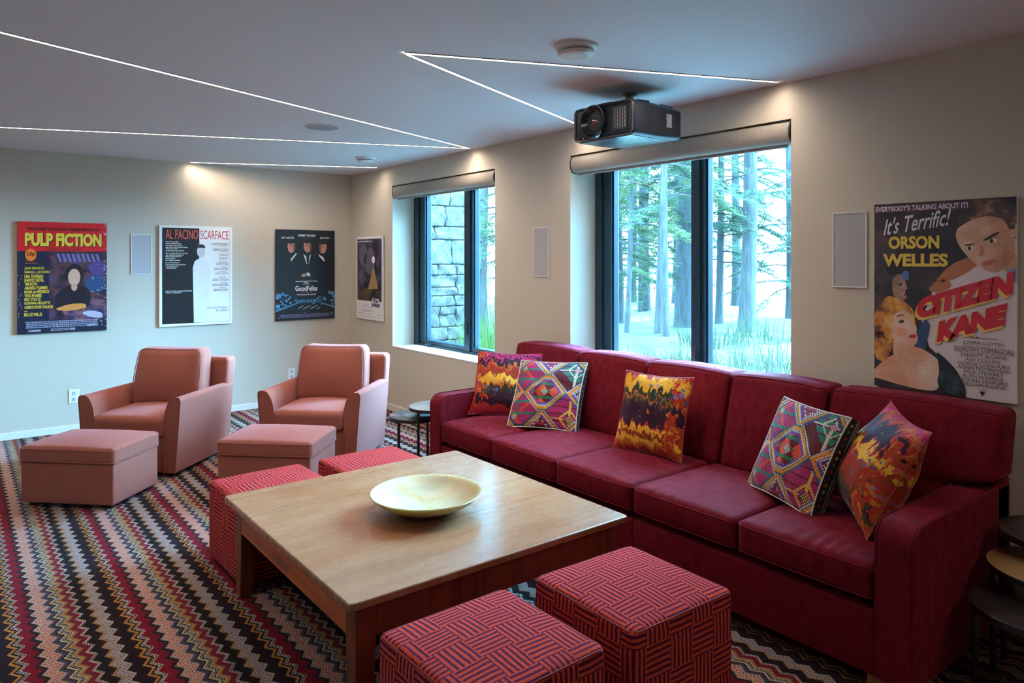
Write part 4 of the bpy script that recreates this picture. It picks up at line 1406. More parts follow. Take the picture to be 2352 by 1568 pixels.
# --- red and yellow poster
def poster_red():
    P = Poster(on_far(-2.885, 0.937), 0.704, 1.015, 'worn red and navy film poster with yellow title, leftmost on the far wall', NAV)
    P.rect('red_band', RED, 0, 0, 1, 0.262)
    P.rect('picture', mat_mottle('dim_room_picture', [(0.35, lin(26, 20, 34)), (0.48, lin(62, 38, 62)), (0.56, lin(96, 58, 52)), (0.68, lin(70, 66, 110))], 9.0, 2.0), 0.34, 0.266, 1, 0.88)
    # a plain stand-in picture: colour patches and a simple head and shoulders
    r2 = random.Random(2)
    for k in range(9):
        P.poly('blind_print', ink(112, 104, 160), [(0.42 + 0.055 * k, 0.285), (0.455 + 0.055 * k, 0.285), (0.485 + 0.055 * k, 0.36), (0.455 + 0.055 * k, 0.36)])
    P.oval('quilt_print', mat_mottle('quilt_print', [(0.4, lin(52, 40, 84)), (0.6, lin(140, 92, 96))], 20.0, 5.0), 0.76, 0.80, 0.26, 0.11, wob=0.05)
    P.oval('blue_paint', ink(40, 72, 112), 0.87, 0.56, 0.12, 0.08, 0.1, 0.06)
    P.oval('violet_paint', ink(78, 62, 120), 0.89, 0.42, 0.10, 0.07, 0.3, 0.08)
    P.oval('shoulder_print', ink(24, 20, 30), 0.62, 0.69, 0.20, 0.12, 0.0, 0.03)
    P.oval('hair_print', ink(30, 20, 26), 0.62, 0.470, 0.108, 0.092, 0.0, 0.03)
    P.oval('face_print', ink(208, 160, 134), 0.62, 0.50, 0.070, 0.078, 0.0)
    P.oval('neck_print', ink(196, 146, 120), 0.62, 0.59, 0.035, 0.035, 0.0)
    P.oval('ochre_paint', ink(206, 132, 62), 0.60, 0.775, 0.17, 0.030, -0.1, 0.05)
    P.oval('pale_paint', ink(176, 172, 190), 0.84, 0.845, 0.12, 0.030, 0.2, 0.05)
    P.oval('price_ball', ink(226, 112, 32), 0.142, 0.295, 0.062, 0.054)
    P.text('price', BLK, '10¢', 0.100, 0.272, 0.190, 0.315, 0.02, 0.2)
    P.text('award_line', BLK, 'WINNER-BEST PICTURE-1994 CANNES FILM FESTIVAL', 0.10, 0.050, 0.92, 0.076, 0.03)
    P.text('title_shadow', BLK, 'PULP FICTION', 0.088, 0.104, 0.948, 0.224, 0.055)
    P.text('title_lettering', YEL, 'PULP FICTION', 0.078, 0.098, 0.938, 0.218, 0.055)
    P.text('byline', BLK, 'a Quentin Tarantino film', 0.29, 0.232, 0.70, 0.258, 0.0, 0.4)
    P.text('producer', ink(214, 120, 44), 'produced by', 0.08, 0.345, 0.165, 0.356, 0, 0.3)
    P.text('producer', ink(214, 120, 44), 'Lawrence Bender', 0.08, 0.362, 0.215, 0.376, 0, 0.3)
    names = ['JOHN TRAVOLTA', 'SAMUEL L. JACKSON', 'UMA THURMAN', 'HARVEY KEITEL', 'TIM ROTH', 'AMANDA PLUMMER', 'MARIA de MEDEIROS', 'VING RHAMES', 'ERIC STOLTZ', 'ROSANNA ARQUETTE', 'CHRISTOPHER WALKEN']
    ends = [0.285, 0.34, 0.275, 0.285, 0.21, 0.325, 0.34, 0.258, 0.25, 0.35, 0.38]
    for k, (nm, e) in enumerate(zip(names, ends)):
        y = 0.404 + 0.0345 * k
        P.text('cast_lettering', YEL, nm, 0.074, y, e, y + 0.028, 0.028)
    P.text('cast_lettering', YEL, 'and', 0.072, 0.790, 0.105, 0.804, 0.02)
    P.text('cast_lettering', YEL, 'BRUCE WILLIS', 0.070, 0.814, 0.262, 0.843, 0.028)
    small_print(P, 'credit_print', ink(150, 150, 172), 0.075, 0.90, [0.892, 0.908, 0.924, 0.940], 0.010, 4)
    P.text('studio', ink(196, 196, 210), 'MIRAMAX', 0.77, 0.938, 0.90, 0.954, 0.03)
    P.rect('rating', ink(150, 150, 165), 0.115, 0.965, 0.25, 0.983)
    P.text('rating_letter', NAV, 'R', 0.122, 0.967, 0.143, 0.981, 0.03)
    P.rect('rating', ink(150, 150, 165), 0.36, 0.962, 0.63, 0.982)
    small_print(P, 'rating_print', NAV, 0.37, 0.62, [0.967], 0.010, 8)
    # worn white creases at the right edge
    for k in range(70):
        y = r2.random(); e = r2.random() ** 2.5 * 0.16 * (0.5 + y)
        x = 1 - e; L = r2.uniform(0.006, 0.03); a = r2.uniform(-0.8, 0.8)
        P.poly('crease_pattern', ink(214, 210, 214), [(x - L, y + a * L), (x - L * .2, y + a * L * .5 - 0.001), (min(1, x + L * .3), y + 0.0008), (min(1, x), y + 0.003)])
    for k in range(26):
        y = r2.uniform(0.47, 0.85); x = abs(r2.gauss(0.02, 0.015)); L = r2.uniform(0.002, 0.008)
        P.poly('crease_pattern', ink(214, 210, 214), [(x, y), (x + L, y + 0.002), (x + L * .7, y + L * 1.6), (x, y + L)])
    return P.done()
poster_red()

# --- black and white poster
def poster_bw():
    P = Poster(on_far(-1.7215, 0.936), 0.704, 1.015, 'white-edged half black half white film poster with red lettering, on the far wall', WHT)
    P.rect('black_half', BLK, 0.036, 0.022, 0.535, 0.975)
    P.rect('edge_line', ink(140, 140, 146), 0.964, 0.022, 0.967, 0.975)
    P.rect('edge_line', ink(140, 140, 146), 0.535, 0.972, 0.967, 0.975)
    # a plain stand-in figure: a grey head and shoulders on the dividing line
    P.poly('figure_print', ink(222, 220, 220), [(0.445, 0.42), (0.47, 0.355), (0.53, 0.325), (0.60, 0.325), (0.66, 0.36), (0.68, 0.42), (0.67, 0.972), (0.46, 0.972)])
    P.oval('figure_head', ink(196, 194, 196), 0.56, 0.255, 0.058, 0.062)
    P.oval('hair_print', ink(44, 42, 46), 0.56, 0.218, 0.060, 0.036, 0, 0, 40, 0, 180, 360)
    P.text('title_dark', ink(226, 90, 66), 'AL PACINO', 0.082, 0.038, 0.518, 0.132, 0.0)
    P.text('title_pale', ink(190, 30, 30), 'SCARFACE', 0.550, 0.042, 0.945, 0.130, 0.0)
    a = ['In the spring of 1980,', 'the port at Mariel Harbor', 'was opened, and thousands', 'set sail for the United States.', 'They came in search', 'of the American Dream.']
    b = ['One of them found it on the', 'sun-washed avenues of', 'Miami...wealth, power and', 'passion beyond', 'his wildest dreams.']
    c = ['He was Tony Montana.', 'The world will remember', 'him by another name', '...SCARFACE.']
    y = 0.155
    for grp in (a, b, c):
        for ln in grp:
            P.text('story_lettering', WHT, ln, 0.082, y, 0.42, y + 0.0135, 0.012, keep=0.95)
            y += 0.0172
        y += 0.009
    P.text('story_lettering', WHT, 'He loved the American Dream.', 0.082, 0.642, 0.44, 0.657, 0.012)
    P.text('story_lettering', WHT, 'With a vengeance.', 0.082, 0.660, 0.29, 0.675, 0.012)
    cr = [('A MARTIN BREGMAN', 0.165, 0.71, 0.026), ('A BRIAN De PALMA', 0.222, 0.72, 0.026), ('AL PACINO', 0.278, 0.82, 0.022), ('"SCARFACE"', 0.313, 0.81, 0.022), ('OLIVER STONE', 0.367, 0.765, 0.028),
          ('GIORGIO MORODER', 0.420, 0.735, 0.026), ('JOHN A. ALONZO', 0.470, 0.755, 0.024), ('LOUIS A. STROLLER', 0.530, 0.715, 0.027), ('MARTIN BREGMAN', 0.585, 0.715, 0.026), ('BRIAN De PALMA', 0.635, 0.735, 0.026)]
    for s_, y, x0, h in cr:
        P.text('credit_print', ink(70, 66, 70), s_, x0, y, 0.942, y + h, -0.002)
    for y in (0.198, 0.252, 0.355, 0.408, 0.460, 0.515, 0.572, 0.622):
        small_print(P, 'credit_notes', ink(120, 116, 120), 0.80, 0.95, [y], 0.005, int(y * 1000), 0.004, 0.006, 0.016)
    small_print(P, 'credit_notes', ink(120, 116, 120), 0.64, 0.95, [0.822, 0.832], 0.005, 31, 0.004, 0.006, 0.016)
    P.text('rating', ink(60, 58, 62), 'R', 0.775, 0.850, 0.805, 0.868, 0.03)
    for q in ((0.82, 0.848, 0.945, 0.850), (0.82, 0.868, 0.945, 0.870), (0.82, 0.848, 0.8225, 0.870), (0.9425, 0.848, 0.945, 0.870)):
        P.rect('rating_box', ink(90, 88, 92), *q)
    small_print(P, 'rating_box', ink(120, 116, 120), 0.83, 0.94, [0.853, 0.860], 0.004, 3, 0.004, 0.006, 0.016)
    return P.done()
poster_bw()

# --- dark poster with three heads
def poster_three():
    P = Poster(on_far(-0.5615, 0.934), 0.688, 1.008, 'black film poster with three lit faces above white title lettering', ink(12, 14, 17))
    r2 = random.Random(9)
    for cx, cy, sd in ((0.255, 0.185, 1), (0.525, 0.18, 2), (0.79, 0.19, 3)):
        P.oval('hair', ink(34, 28, 26), cx, cy - 0.03, 0.085, 0.075, 0, 0.03, seed=sd)
        P.oval('face', ink(176, 112, 92), cx, cy, 0.062, 0.072, 0, 0.02, seed=sd)
        P.oval('face_shadow', ink(112, 68, 58), cx + (0.046 if sd < 3 else -0.046), cy + 0.012, 0.016, 0.050, 0, 0.03, seed=sd)
        P.oval('hair_cap', ink(26, 21, 20), cx, cy - 0.058, 0.070, 0.030, 0, 0.04, seed=sd)
        P.rect('shade_line', ink(120, 72, 60), cx - 0.040, cy - 0.014, cx + 0.040, cy - 0.006)
    P.poly('collar_print', ink(196, 198, 200), [(0.24, 0.325), (0.335, 0.255), (0.345, 0.27), (0.25, 0.352)])
    P.poly('collar_print', ink(196, 198, 200), [(0.455, 0.27), (0.50, 0.29), (0.53, 0.36), (0.51, 0.385)])
    P.poly('collar_print', ink(196, 198, 200), [(0.585, 0.27), (0.555, 0.29), (0.535, 0.36), (0.545, 0.385)])
    P.poly('tie', ink(24, 22, 30), [(0.505, 0.29), (0.555, 0.29), (0.55, 0.36), (0.53, 0.385), (0.512, 0.36)])
    P.poly('collar_print', ink(196, 198, 200), [(0.715, 0.27), (0.80, 0.305), (0.825, 0.345), (0.81, 0.352), (0.72, 0.29)])
    P.poly('cuff', ink(206, 214, 218), [(0.50, 0.475), (0.56, 0.48), (0.575, 0.515), (0.525, 0.515)])
    P.oval('folded_hand', ink(180, 132, 96), 0.465, 0.505, 0.045, 0.017, -0.2)
    P.text('actor_lettering', WHT, 'RAY LIOTTA', 0.095, 0.080, 0.30, 0.102, 0.025)
    P.text('actor_lettering', WHT, 'ROBERT DE NIRO', 0.37, 0.050, 0.665, 0.073, 0.025)
    P.text('actor_lettering', WHT, 'JOE PESCI', 0.74, 0.078, 0.905, 0.100, 0.025)
    for k, (x0, x1) in enumerate(((0.315, 0.70), (0.45, 0.57), (0.42, 0.60))):
        small_print(P, 'tag_line', ink(214, 214, 214), x0, x1, [0.568 + 0.015 * k], 0.008, k + 4, 0.006, 0.01, 0.03)
    P.text('title_lettering', WHT, 'GoodFellas', 0.32, 0.622, 0.695, 0.680, 0.020)
    P.text('line', ink(120, 120, 150), 'A MARTIN SCORSESE PICTURE', 0.41, 0.690, 0.605, 0.699, 0.01)
    P.text('line_below', WHT, 'Three Decades of Life in the Mafia.', 0.345, 0.712, 0.675, 0.727, 0.015)
    # blue lit street of plain fronts at the foot
    for k in range(60):
        s = 1 if k % 2 else -1
        q = r2.random()
        x = 0.5 + s * (0.12 + 0.38 * q); top = 0.78 - 0.10 * q; bot = 0.83 + 0.06 * q
        y = r2.uniform(top, bot); w = r2.uniform(0.006, 0.03) * (0.5 + q); h = r2.uniform(0.006, 0.028) * (0.5 + q)
        P.rect('street_print', ink(*r2.choice([(86, 150, 200), (120, 186, 226), (60, 110, 160)])), max(0, x - w), y - h, min(1, x + w), y)
    for k in range(14):
        x = 0.34 + 0.025 * k
        P.rect('street_print', ink(86, 150, 200), x, 0.775, x + 0.012, 0.812)
    P.poly('pavement', ink(74, 124, 170), [(0, 0.875), (0.40, 0.80), (0.42, 0.805), (0, 0.905)])
    P.poly('pavement', ink(74, 124, 170), [(1, 0.865), (0.70, 0.80), (0.68, 0.805), (1, 0.885)])
    for k in range(9):
        x = 0.36 + 0.04 * k; y = 0.868 - 0.014 * math.sin(k * 2.1)
        P.poly('pale_shape', ink(170, 178, 184), [(x, y), (x + 0.05, y - 0.012), (x + 0.06, y - 0.008), (x + 0.01, y + 0.006)])
    small_print(P, 'credit_print', ink(118, 108, 150), 0.04, 0.94, [0.936, 0.950, 0.964], 0.009, 5)
    small_print(P, 'credit_print', ink(118, 108, 150), 0.44, 0.54, [0.920], 0.009, 6)
    P.oval('studio_shield', ink(120, 112, 150), 0.937, 0.945, 0.018, 0.014)
    P.text('rating', ink(130, 124, 150), 'R', 0.045, 0.968, 0.065, 0.980, 0.02)
    return P.done()
poster_three()

# --- tall white and dark poster in the corner
def poster_tall():
    P = Poster(on_right(-0.5015, 0.937), 0.640, 0.931, 'white-edged poster with dark upper picture, beside the smaller window', ink(226, 222, 222))
    P.rect('picture', mat_mottle('night_sky_picture', [(0.38, lin(22, 20, 30)), (0.5, lin(52, 46, 62)), (0.62, lin(92, 84, 100))], 5.0, 3.0), 0.04, 0.03, 0.965, 0.66)
    P.rect('picture', mat_mottle('night_sky_picture', [], 5.0) if False else ink(30, 26, 30), 0.04, 0.66, 0.965, 0.775)
    P.poly('brown_ground', mat_mottle('brown_ground_print', [(0.4, lin(42, 32, 26)), (0.6, lin(92, 72, 54))], 6.0, 8.0), [(0.04, 0.68), (0.35, 0.62), (0.965, 0.64), (0.965, 0.775), (0.04, 0.775)])
    # a plain stand-in picture: pale discs over a warm triangle
    P.oval('grey_paint', ink(92, 84, 100), 0.26, 0.22, 0.16, 0.13, 0.2, 0.06)
    P.oval('grey_paint', ink(74, 68, 84), 0.52, 0.30, 0.20, 0.16, 0.2, 0.06)
    P.poly('warm_triangle', ink(150, 116, 74), [(0.66, 0.34), (0.84, 0.62), (0.46, 0.64)])
    P.oval('pale_disc', ink(222, 218, 228), 0.66, 0.28, 0.06, 0.042)
    P.text('tag_line', ink(226, 224, 230), 'A long time ago in a galaxy far, far away...', 0.06, 0.050, 0.64, 0.066, 0.03)
    P.rect('title_ground', ink(226, 222, 226), 0.615, 0.742, 0.865, 0.793)
    P.text('title_lettering', ink(30, 34, 84), 'STAR', 0.64, 0.748, 0.84, 0.790, 0.06)
    P.text('title_lettering', ink(30, 34, 84), 'WARS', 0.59, 0.796, 0.90, 0.842, 0.06)
    small_print(P, 'credit_print', ink(130, 126, 140), 0.32, 0.48, [0.80, 0.818], 0.004, 3, 0.008)
    small_print(P, 'credit_print', ink(130, 126, 140), 0.18, 0.66, [0.845, 0.885, 0.90], 0.005, 5, 0.008)
    small_print(P, 'credit_print', ink(130, 126, 140), 0.10, 0.30, [0.925], 0.008, 7, 0.008)
    small_print(P, 'credit_print', ink(130, 126, 140), 0.42, 0.60, [0.93], 0.006, 9, 0.008)
    P.rect('credit_print', ink(130, 126, 140), 0.05, 0.965, 0.965, 0.968)
    P.rect('credit_print', ink(130, 126, 140), 0.80, 0.93, 0.94, 0.935)
    return P.done()
poster_tall()

# --- the large painted poster above the sofa
def poster_large():
    P = Poster(on_right(-6.3765, 0.976), 0.612, 0.910, 'large painted film poster with red slanted title on the wall above the sofa arm', ink(222, 208, 212))
    dark = mat_mottle('dark_painted_ground', [(0.36, lin(34, 26, 38)), (0.52, lin(58, 42, 48)), (0.66, lin(90, 64, 58))], 5.0, 1.0)
    P.poly('dark_ground', dark, [(0, 0), (1, 0), (1, 0.10), (0.72, 0.30), (0.62, 0.37), (0.46, 0.43), (0.42, 0.52), (0.36, 0.62), (0.42, 0.76), (0.60, 0.87), (0.68, 1), (0, 1)])
    P.oval('warm_edge', ink(176, 104, 68), 0.62, 0.355, 0.16, 0.035, -0.55, 0.06)
    P.oval('warm_edge', ink(176, 104, 68), 0.50, 0.44, 0.08, 0.03, -0.4, 0.06)
    # a plain young man's head, upper right
    hair = mat_mottle('brown_painted_hair', [(0.38, lin(44, 30, 28)), (0.52, lin(96, 62, 46)), (0.64, lin(176, 122, 86))], 16.0, 4.0)
    skin = mat_mottle('warm_painted_skin', [(0.36, lin(196, 128, 94)), (0.52, lin(224, 168, 138)), (0.66, lin(240, 206, 184))], 5.0, 6.0)
    fair = mat_mottle('fair_painted_skin', [(0.36, lin(222, 150, 116)), (0.52, lin(236, 186, 160)), (0.66, lin(246, 222, 206))], 4.0, 2.0)
    P.oval('man_hair', hair, 0.83, 0.115, 0.215, 0.115, 0.25, 0.03, seed=3)
    P.poly('man_neck', skin, [(0.88, 0.30), (1.05, 0.26), (1.05, 0.42), (0.94, 0.37)], 2)
    P.poly('man_face', skin, [(0.60, 0.165), (0.66, 0.105), (0.80, 0.075), (0.93, 0.105), (0.985, 0.20), (0.995, 0.28), (0.94, 0.345), (0.86, 0.372), (0.77, 0.345), (0.68, 0.285), (0.62, 0.225)], 2)
    P.poly('man_cheek', mat_mottle('shaded_cheek_print', [(0.4, lin(168, 100, 70)), (0.6, lin(206, 146, 114))], 6.0, 3.0), [(0.94, 0.14), (0.99, 0.20), (0.995, 0.28), (0.94, 0.345), (0.86, 0.37), (0.90, 0.32), (0.925, 0.25)], 2)
    P.oval('man_ear', skin, 0.985, 0.165, 0.03, 0.035, 0.2)
    P.poly('man_fringe', hair, [(0.60, 0.155), (0.63, 0.095), (0.72, 0.05), (0.86, 0.03), (0.97, 0.06), (1.0, 0.15), (0.955, 0.165), (0.93, 0.11), (0.83, 0.085), (0.73, 0.10), (0.66, 0.125)], 2)
    P.poly('man_brow', ink(58, 36, 30), [(0.785, 0.205), (0.885, 0.165), (0.90, 0.176), (0.80, 0.214)], 1)
    P.poly('man_brow', ink(58, 36, 30), [(0.665, 0.228), (0.735, 0.222), (0.735, 0.230), (0.67, 0.236)], 1)
    P.oval('man_eye', ink(228, 206, 190), 0.848, 0.214, 0.034, 0.011, -0.3)
    P.oval('man_eye', ink(228, 206, 190), 0.705, 0.247, 0.026, 0.010, -0.1)
    P.oval('man_iris', ink(58, 40, 38), 0.843, 0.213, 0.013, 0.011)
    P.oval('man_iris', ink(58, 40, 38), 0.700, 0.247, 0.011, 0.010)
    P.poly('nose_shade', ink(196, 124, 94), [(0.775, 0.215), (0.805, 0.270), (0.79, 0.288), (0.755, 0.283), (0.768, 0.268)], 2)
    P.poly('man_lip', ink(178, 92, 78), [(0.775, 0.325), (0.82, 0.308), (0.89, 0.300), (0.845, 0.330), (0.80, 0.336)], 2)
    P.poly('collar', ink(130, 150, 196), [(0.93, 0.365), (1.02, 0.33), (1.02, 0.42), (0.95, 0.40)], 1)
    # a dark-haired woman's head, left
    P.oval('dark_hair', mat_mottle('dark_painted_hair', [(0.4, lin(26, 20, 26)), (0.6, lin(70, 54, 54))], 18.0, 7.0), 0.10, 0.43, 0.13, 0.085, 0.1, 0.05, seed=5)
    P.poly('small_face', mat_mottle('shaded_painted_skin', [(0.38, lin(120, 78, 66)), (0.62, lin(196, 150, 126))], 7.0, 5.0), [(0.145, 0.405), (0.20, 0.375), (0.235, 0.40), (0.255, 0.45), (0.268, 0.49), (0.235, 0.525), (0.185, 0.53), (0.14, 0.48)], 2)
    P.oval('small_eye', ink(44, 30, 30), 0.205, 0.437, 0.018, 0.006, -0.5)
    P.oval('small_lip', ink(130, 62, 58), 0.245, 0.492, 0.014, 0.006, -0.2)
    P.oval('dark_foliage', ink(38, 34, 40), 0.33, 0.49, 0.08, 0.045, 0.3, 0.09, seed=6)
    P.oval('blue_paint', ink(84, 116, 176), 0.245, 0.39, 0.03, 0.025, 0, 0.08)
    P.oval('deep_blue_paint', ink(50, 72, 112), 0.37, 0.71, 0.045, 0.09, 0.2, 0.08)
    # a fair-haired woman's head, lower left
    gold = mat_mottle('golden_painted_hair', [(0.36, lin(110, 56, 24)), (0.50, lin(206, 122, 48)), (0.64, lin(236, 178, 92))], 15.0, 9.0)
    P.poly('shoulders', fair, [(-0.05, 0.96), (0.06, 0.86), (0.20, 0.80), (0.30, 0.76), (0.40, 0.78), (0.52, 0.84), (0.50, 0.95), (0.46, 0.995), (0.2, 0.98), (0.03, 0.955)], 2)
    P.oval('golden_hair', gold, 0.155, 0.635, 0.165, 0.125, 0.2, 0.05, seed=8)
    P.oval('golden_hair', gold, 0.065, 0.775, 0.075, 0.085, 0.0, 0.06, seed=9)
    P.poly('lady_neck', fair, [(0.14, 0.73), (0.29, 0.70), (0.33, 0.82), (0.16, 0.86)], 2)
    P.poly('lady_face', fair, [(0.115, 0.625), (0.17, 0.565), (0.245, 0.562), (0.29, 0.60), (0.305, 0.64), (0.335, 0.665), (0.325, 0.69), (0.345, 0.725), (0.315, 0.765), (0.24, 0.775), (0.15, 0.74), (0.11, 0.68)], 2)
    P.poly('lady_curls', gold, [(0.05, 0.64), (0.10, 0.555), (0.20, 0.525), (0.30, 0.555), (0.30, 0.60), (0.24, 0.575), (0.17, 0.59), (0.14, 0.64), (0.14, 0.72), (0.09, 0.75)], 2)
    P.oval('blush', ink(228, 152, 126), 0.215, 0.695, 0.04, 0.025, 0.2)
    P.oval('lady_eye', ink(58, 40, 38), 0.215, 0.637, 0.022, 0.008, -0.25)
    P.poly('lady_brow', ink(92, 52, 36), [(0.175, 0.610), (0.215, 0.597), (0.245, 0.603), (0.215, 0.604), (0.18, 0.616)], 1)
    P.poly('red_lip', ink(190, 34, 36), [(0.265, 0.715), (0.295, 0.702), (0.33, 0.700), (0.325, 0.718), (0.285, 0.724)], 2)
    for k in range(9):
        P.oval('necklace_bead', ink(180, 150, 104), 0.20 + 0.022 * k, 0.832 + 0.014 * math.sin(k * 0.39), 0.006, 0.005)
    P.poly('black_gown', mat_mottle('black_satin_print', [(0.45, lin(16, 16, 22)), (0.62, lin(84, 98, 110))], 9.0, 3.0), [(0.46, 0.77), (0.55, 0.82), (0.63, 0.88), (0.70, 1.0), (0.55, 0.99), (0.47, 0.95), (0.50, 0.87)], 2)
    # lettering
    P.rect('top_band', ink(90, 52, 62), 0.01, 0.012, 0.70, 0.048)
    P.text('top_line', ink(222, 214, 222), "EVERYBODY'S TALKING ABOUT IT!", 0.015, 0.014, 0.69, 0.042, 0.02)
    P.text('script_line', ink(226, 218, 228), "It's Terrific!", 0.075, 0.060, 0.575, 0.150, 0.012, 0.35, slope=-0.045)
    P.text('actor', ink(222, 184, 74), 'ORSON', 0.115, 0.178, 0.495, 0.247, 0.045)
    P.text('actor', ink(222, 184, 74), 'WELLES', 0.070, 0.272, 0.555, 0.341, 0.045)
    for dx, dy, nm, mt in ((-0.014, 0.016, 'title_shadow', ink(226, 178, 92)), (0, 0, 'title_lettering', ink(196, 18, 38))):
        P.text(nm, mt, 'CITIZEN', 0.33 + dx, 0.435 + dy, 0.99 + dx, 0.545 + dy, 0.085, 0.12, slope=-0.155)
        P.text(nm, mt, 'KANE', 0.475 + dx, 0.570 + dy, 0.945 + dx, 0.675 + dy, 0.085, 0.12, slope=-0.115)
    ik = ink(52, 40, 46)
    P.text('player_lettering', ik, 'The Mercury Actors', 0.70, 0.688, 0.885, 0.702, 0.01, 0.3)
    rows = [('JOSEPH COTTEN', 0.655, 0.925, 0.712, 0.022), ('DOROTHY COMINGORE', 0.60, 0.985, 0.742, 0.022), ('EVERETT SLOANE', 0.645, 0.94, 0.774, 0.018), ('RAY COLLINS', 0.68, 0.90, 0.797, 0.017),
            ('GEORGE COULOURIS', 0.622, 0.96, 0.818, 0.017), ('AGNES MOOREHEAD', 0.622, 0.962, 0.838, 0.017), ('PAUL STEWART', 0.665, 0.92, 0.859, 0.017), ('RUTH WARRICK', 0.658, 0.925, 0.880, 0.017), ('ERSKINE SANFORD', 0.635, 0.95, 0.900, 0.017), ('WILLIAM ALLAND', 0.645, 0.94, 0.920, 0.017)]
    for s_, x0, x1, y, h in rows:
        P.text('player_lettering', ik, s_, x0, y, x1, y + h, 0.0)
    P.rect('player_lettering', ik, 0.655, 0.737, 0.925, 0.7385); P.rect('player_lettering', ik, 0.60, 0.767, 0.985, 0.7685)
    P.poly('studio_mark', BLK, [(0.765, 0.958), (0.805, 0.958), (0.785, 0.982)])
    for q in (-0.03, -0.015, 0, 0.015, 0.03):
        P.poly('studio_mark', BLK, [(0.785 + q * 0.6, 0.954), (0.785 + q * 0.6 + 0.003, 0.954), (0.785 + q + 0.003, 0.944), (0.785 + q, 0.944)])
    return P.done()
poster_large()

# ------------------------------------------------------------------ outside the windows
GZ = 0.30
def mat_ground():
    m = NT('pale_needle_ground')
    o = m.obj()
    n = m.noise(o, 1.1, 5.0, 0.6)
    f = m.noise(o, 14.0, 4.0, 0.7)
    c = m.ramp(m.ma('ADD', m.ma('MULTIPLY', n, 0.6), m.ma('MULTIPLY', f, 0.4)), [(0.42, (0.020, 0.034, 0.014)), (0.54, (0.055, 0.060, 0.038)), (0.63, (0.36, 0.30, 0.23))])
    m.p(Base_Color=c, Roughness=0.95)
    return m.m
def ground_mesh():
    V = []; F = []
    xs = [0.42, 1, 2, 3, 4.5, 6, 8, 10, 12, 14, 17]
    yy = np.linspace(-14, 18, 33)
    r2 = random.Random(11)
    for i, x in enumerate(xs):
        for y in yy:
            V.append((x, y, GZ + (0.05 * math.sin(1.3 * x + 0.7 * y) + r2.uniform(-.03, .03) if 1 < x < 17 else 0) - (0.10 if x > 13 else 0)))
    n = len(yy)
    for i in range(len(xs) - 1):
        for j in range(n - 1):
            F.append((i * n + j, (i + 1) * n + j, (i + 1) * n + j + 1, i * n + j + 1))
    return V, F
struct('ground', ground_mesh(), mat_ground(), uv=False)
def mat_bounce_paving():
    m = NT('bounce_paving')
    o = m.obj()
    br = m.n('TexBrick', {'Vector': o, 'Color1': (0.66, 0.62, 0.56), 'Color2': (0.58, 0.55, 0.50), 'Mortar': (0.34, 0.32, 0.29), 'Scale': 1.6, 'Mortar Size': 0.012})
    n = m.noise(o, 12.0, 4.0)
    m.p(Base_Color=m.mix(m.ma('MULTIPLY', n, 0.3), br.outputs[0], (0.45, 0.42, 0.38)), Roughness=0.85)
    return m.m
struct('added_bounce_terrace', MB().box(0.42, -6.69, GZ - 0.12, 2.7, -0.5, GZ + 0.06), mat_bounce_paving(), uv=False, smooth=False)  # added unseen paving; its pale top bounces daylight into the room
def mat_lake():
    m = NT('bright_lake_water')
    n = m.noise(m.scale(m.obj(), 0.8, 3.0, 1), 2.0, 3.0)
    m.p(Base_Color=(0.45, 0.52, 0.52), Roughness=0.25)
    m.bump(n, 0.15, 0.05)
    return m.m
struct('lake', MB().box(16.8, -90, GZ - 0.6, 120, 90, GZ - 0.45), mat_lake(), uv=False, smooth=False)

def mat_stone():
    m = NT('rough_granite_blocks')
    o = m.obj()
    a = m.noise(o, 6.0, 6.0, 0.65)
    b = m.noise(o, 40.0, 4.0, 0.7)
    c = m.ramp(m.ma('ADD', m.ma('MULTIPLY', a, 0.55), m.ma('MULTIPLY', b, 0.45)), [(0.36, (0.026, 0.024, 0.024)), (0.5, (0.068, 0.061, 0.057)), (0.63, (0.135, 0.120, 0.110))])
    m.p(Base_Color=c, Roughness=0.9)
    m.bump(m.ma('ADD', a, m.ma('MULTIPLY', b, 0.5)), 0.8, 0.03)
    return m.m
def stone_wall():
    YF, xa, xb, za, zb = -0.42, 0.42, 1.50, -0.1, 4.2
    M_ST = mat_stone()
    mb = MB()
    mb.box(xa, YF + 0.02, za, xb - 0.02, YF + 0.9, zb, 1)           # mortar core
    r2 = random.Random(5)
    z = za
    k = 0
    while z < zb:
        h = r2.choice([0.13, 0.19, 0.25, 0.30, 0.16])
        x = xa - r2.uniform(0, 0.25)
        while x < xb:
            w = r2.uniform(0.22, 0.58)
            x1 = min(xb, x + w)
            if xb - x1 < 0.10: x1 = xb
            x0 = max(xa, x)
            if x1 - x0 > 0.05:
                pieces = [(z, z + h)]
                if h > 0.22 and r2.random() < 0.35:
                    q = z + h * r2.uniform(.4, .6); pieces = [(z, q), (q, z + h)]
                for p0, p1 in pieces:
                    sx, sz = x1 - x0 - 0.006, p1 - p0 - 0.006
                    dd = r2.uniform(0.015, 0.03)
                    ph = r2.uniform(0, 9)
                    def fn(xx, yy, zz, dd=dd, ph=ph):
                        if yy < 0:
                            e = 0.016 * math.sin(31 * xx + ph) * math.cos(27 * zz + 2 * ph) + 0.010 * math.sin(77 * xx + 3 * ph + 40 * zz)
                            return xx, yy + e, zz
                        return xx, yy, zz
                    mb.add(roundbox(sx, 0.08 + dd, sz, 0.018, (6, 1, 5), 2, fn), 0, Matrix.Translation(((x0 + x1) / 2, YF - dd / 2 + 0.03, (p0 + p1) / 2)))
            x = x1
        z += h
        k += 1
    o = struct('wall_outside', mb, [M_ST, plain((0.13, 0.12, 0.11), 0.95, name='mortar')], uv=False, sharp=60)
    return o
stone_wall()
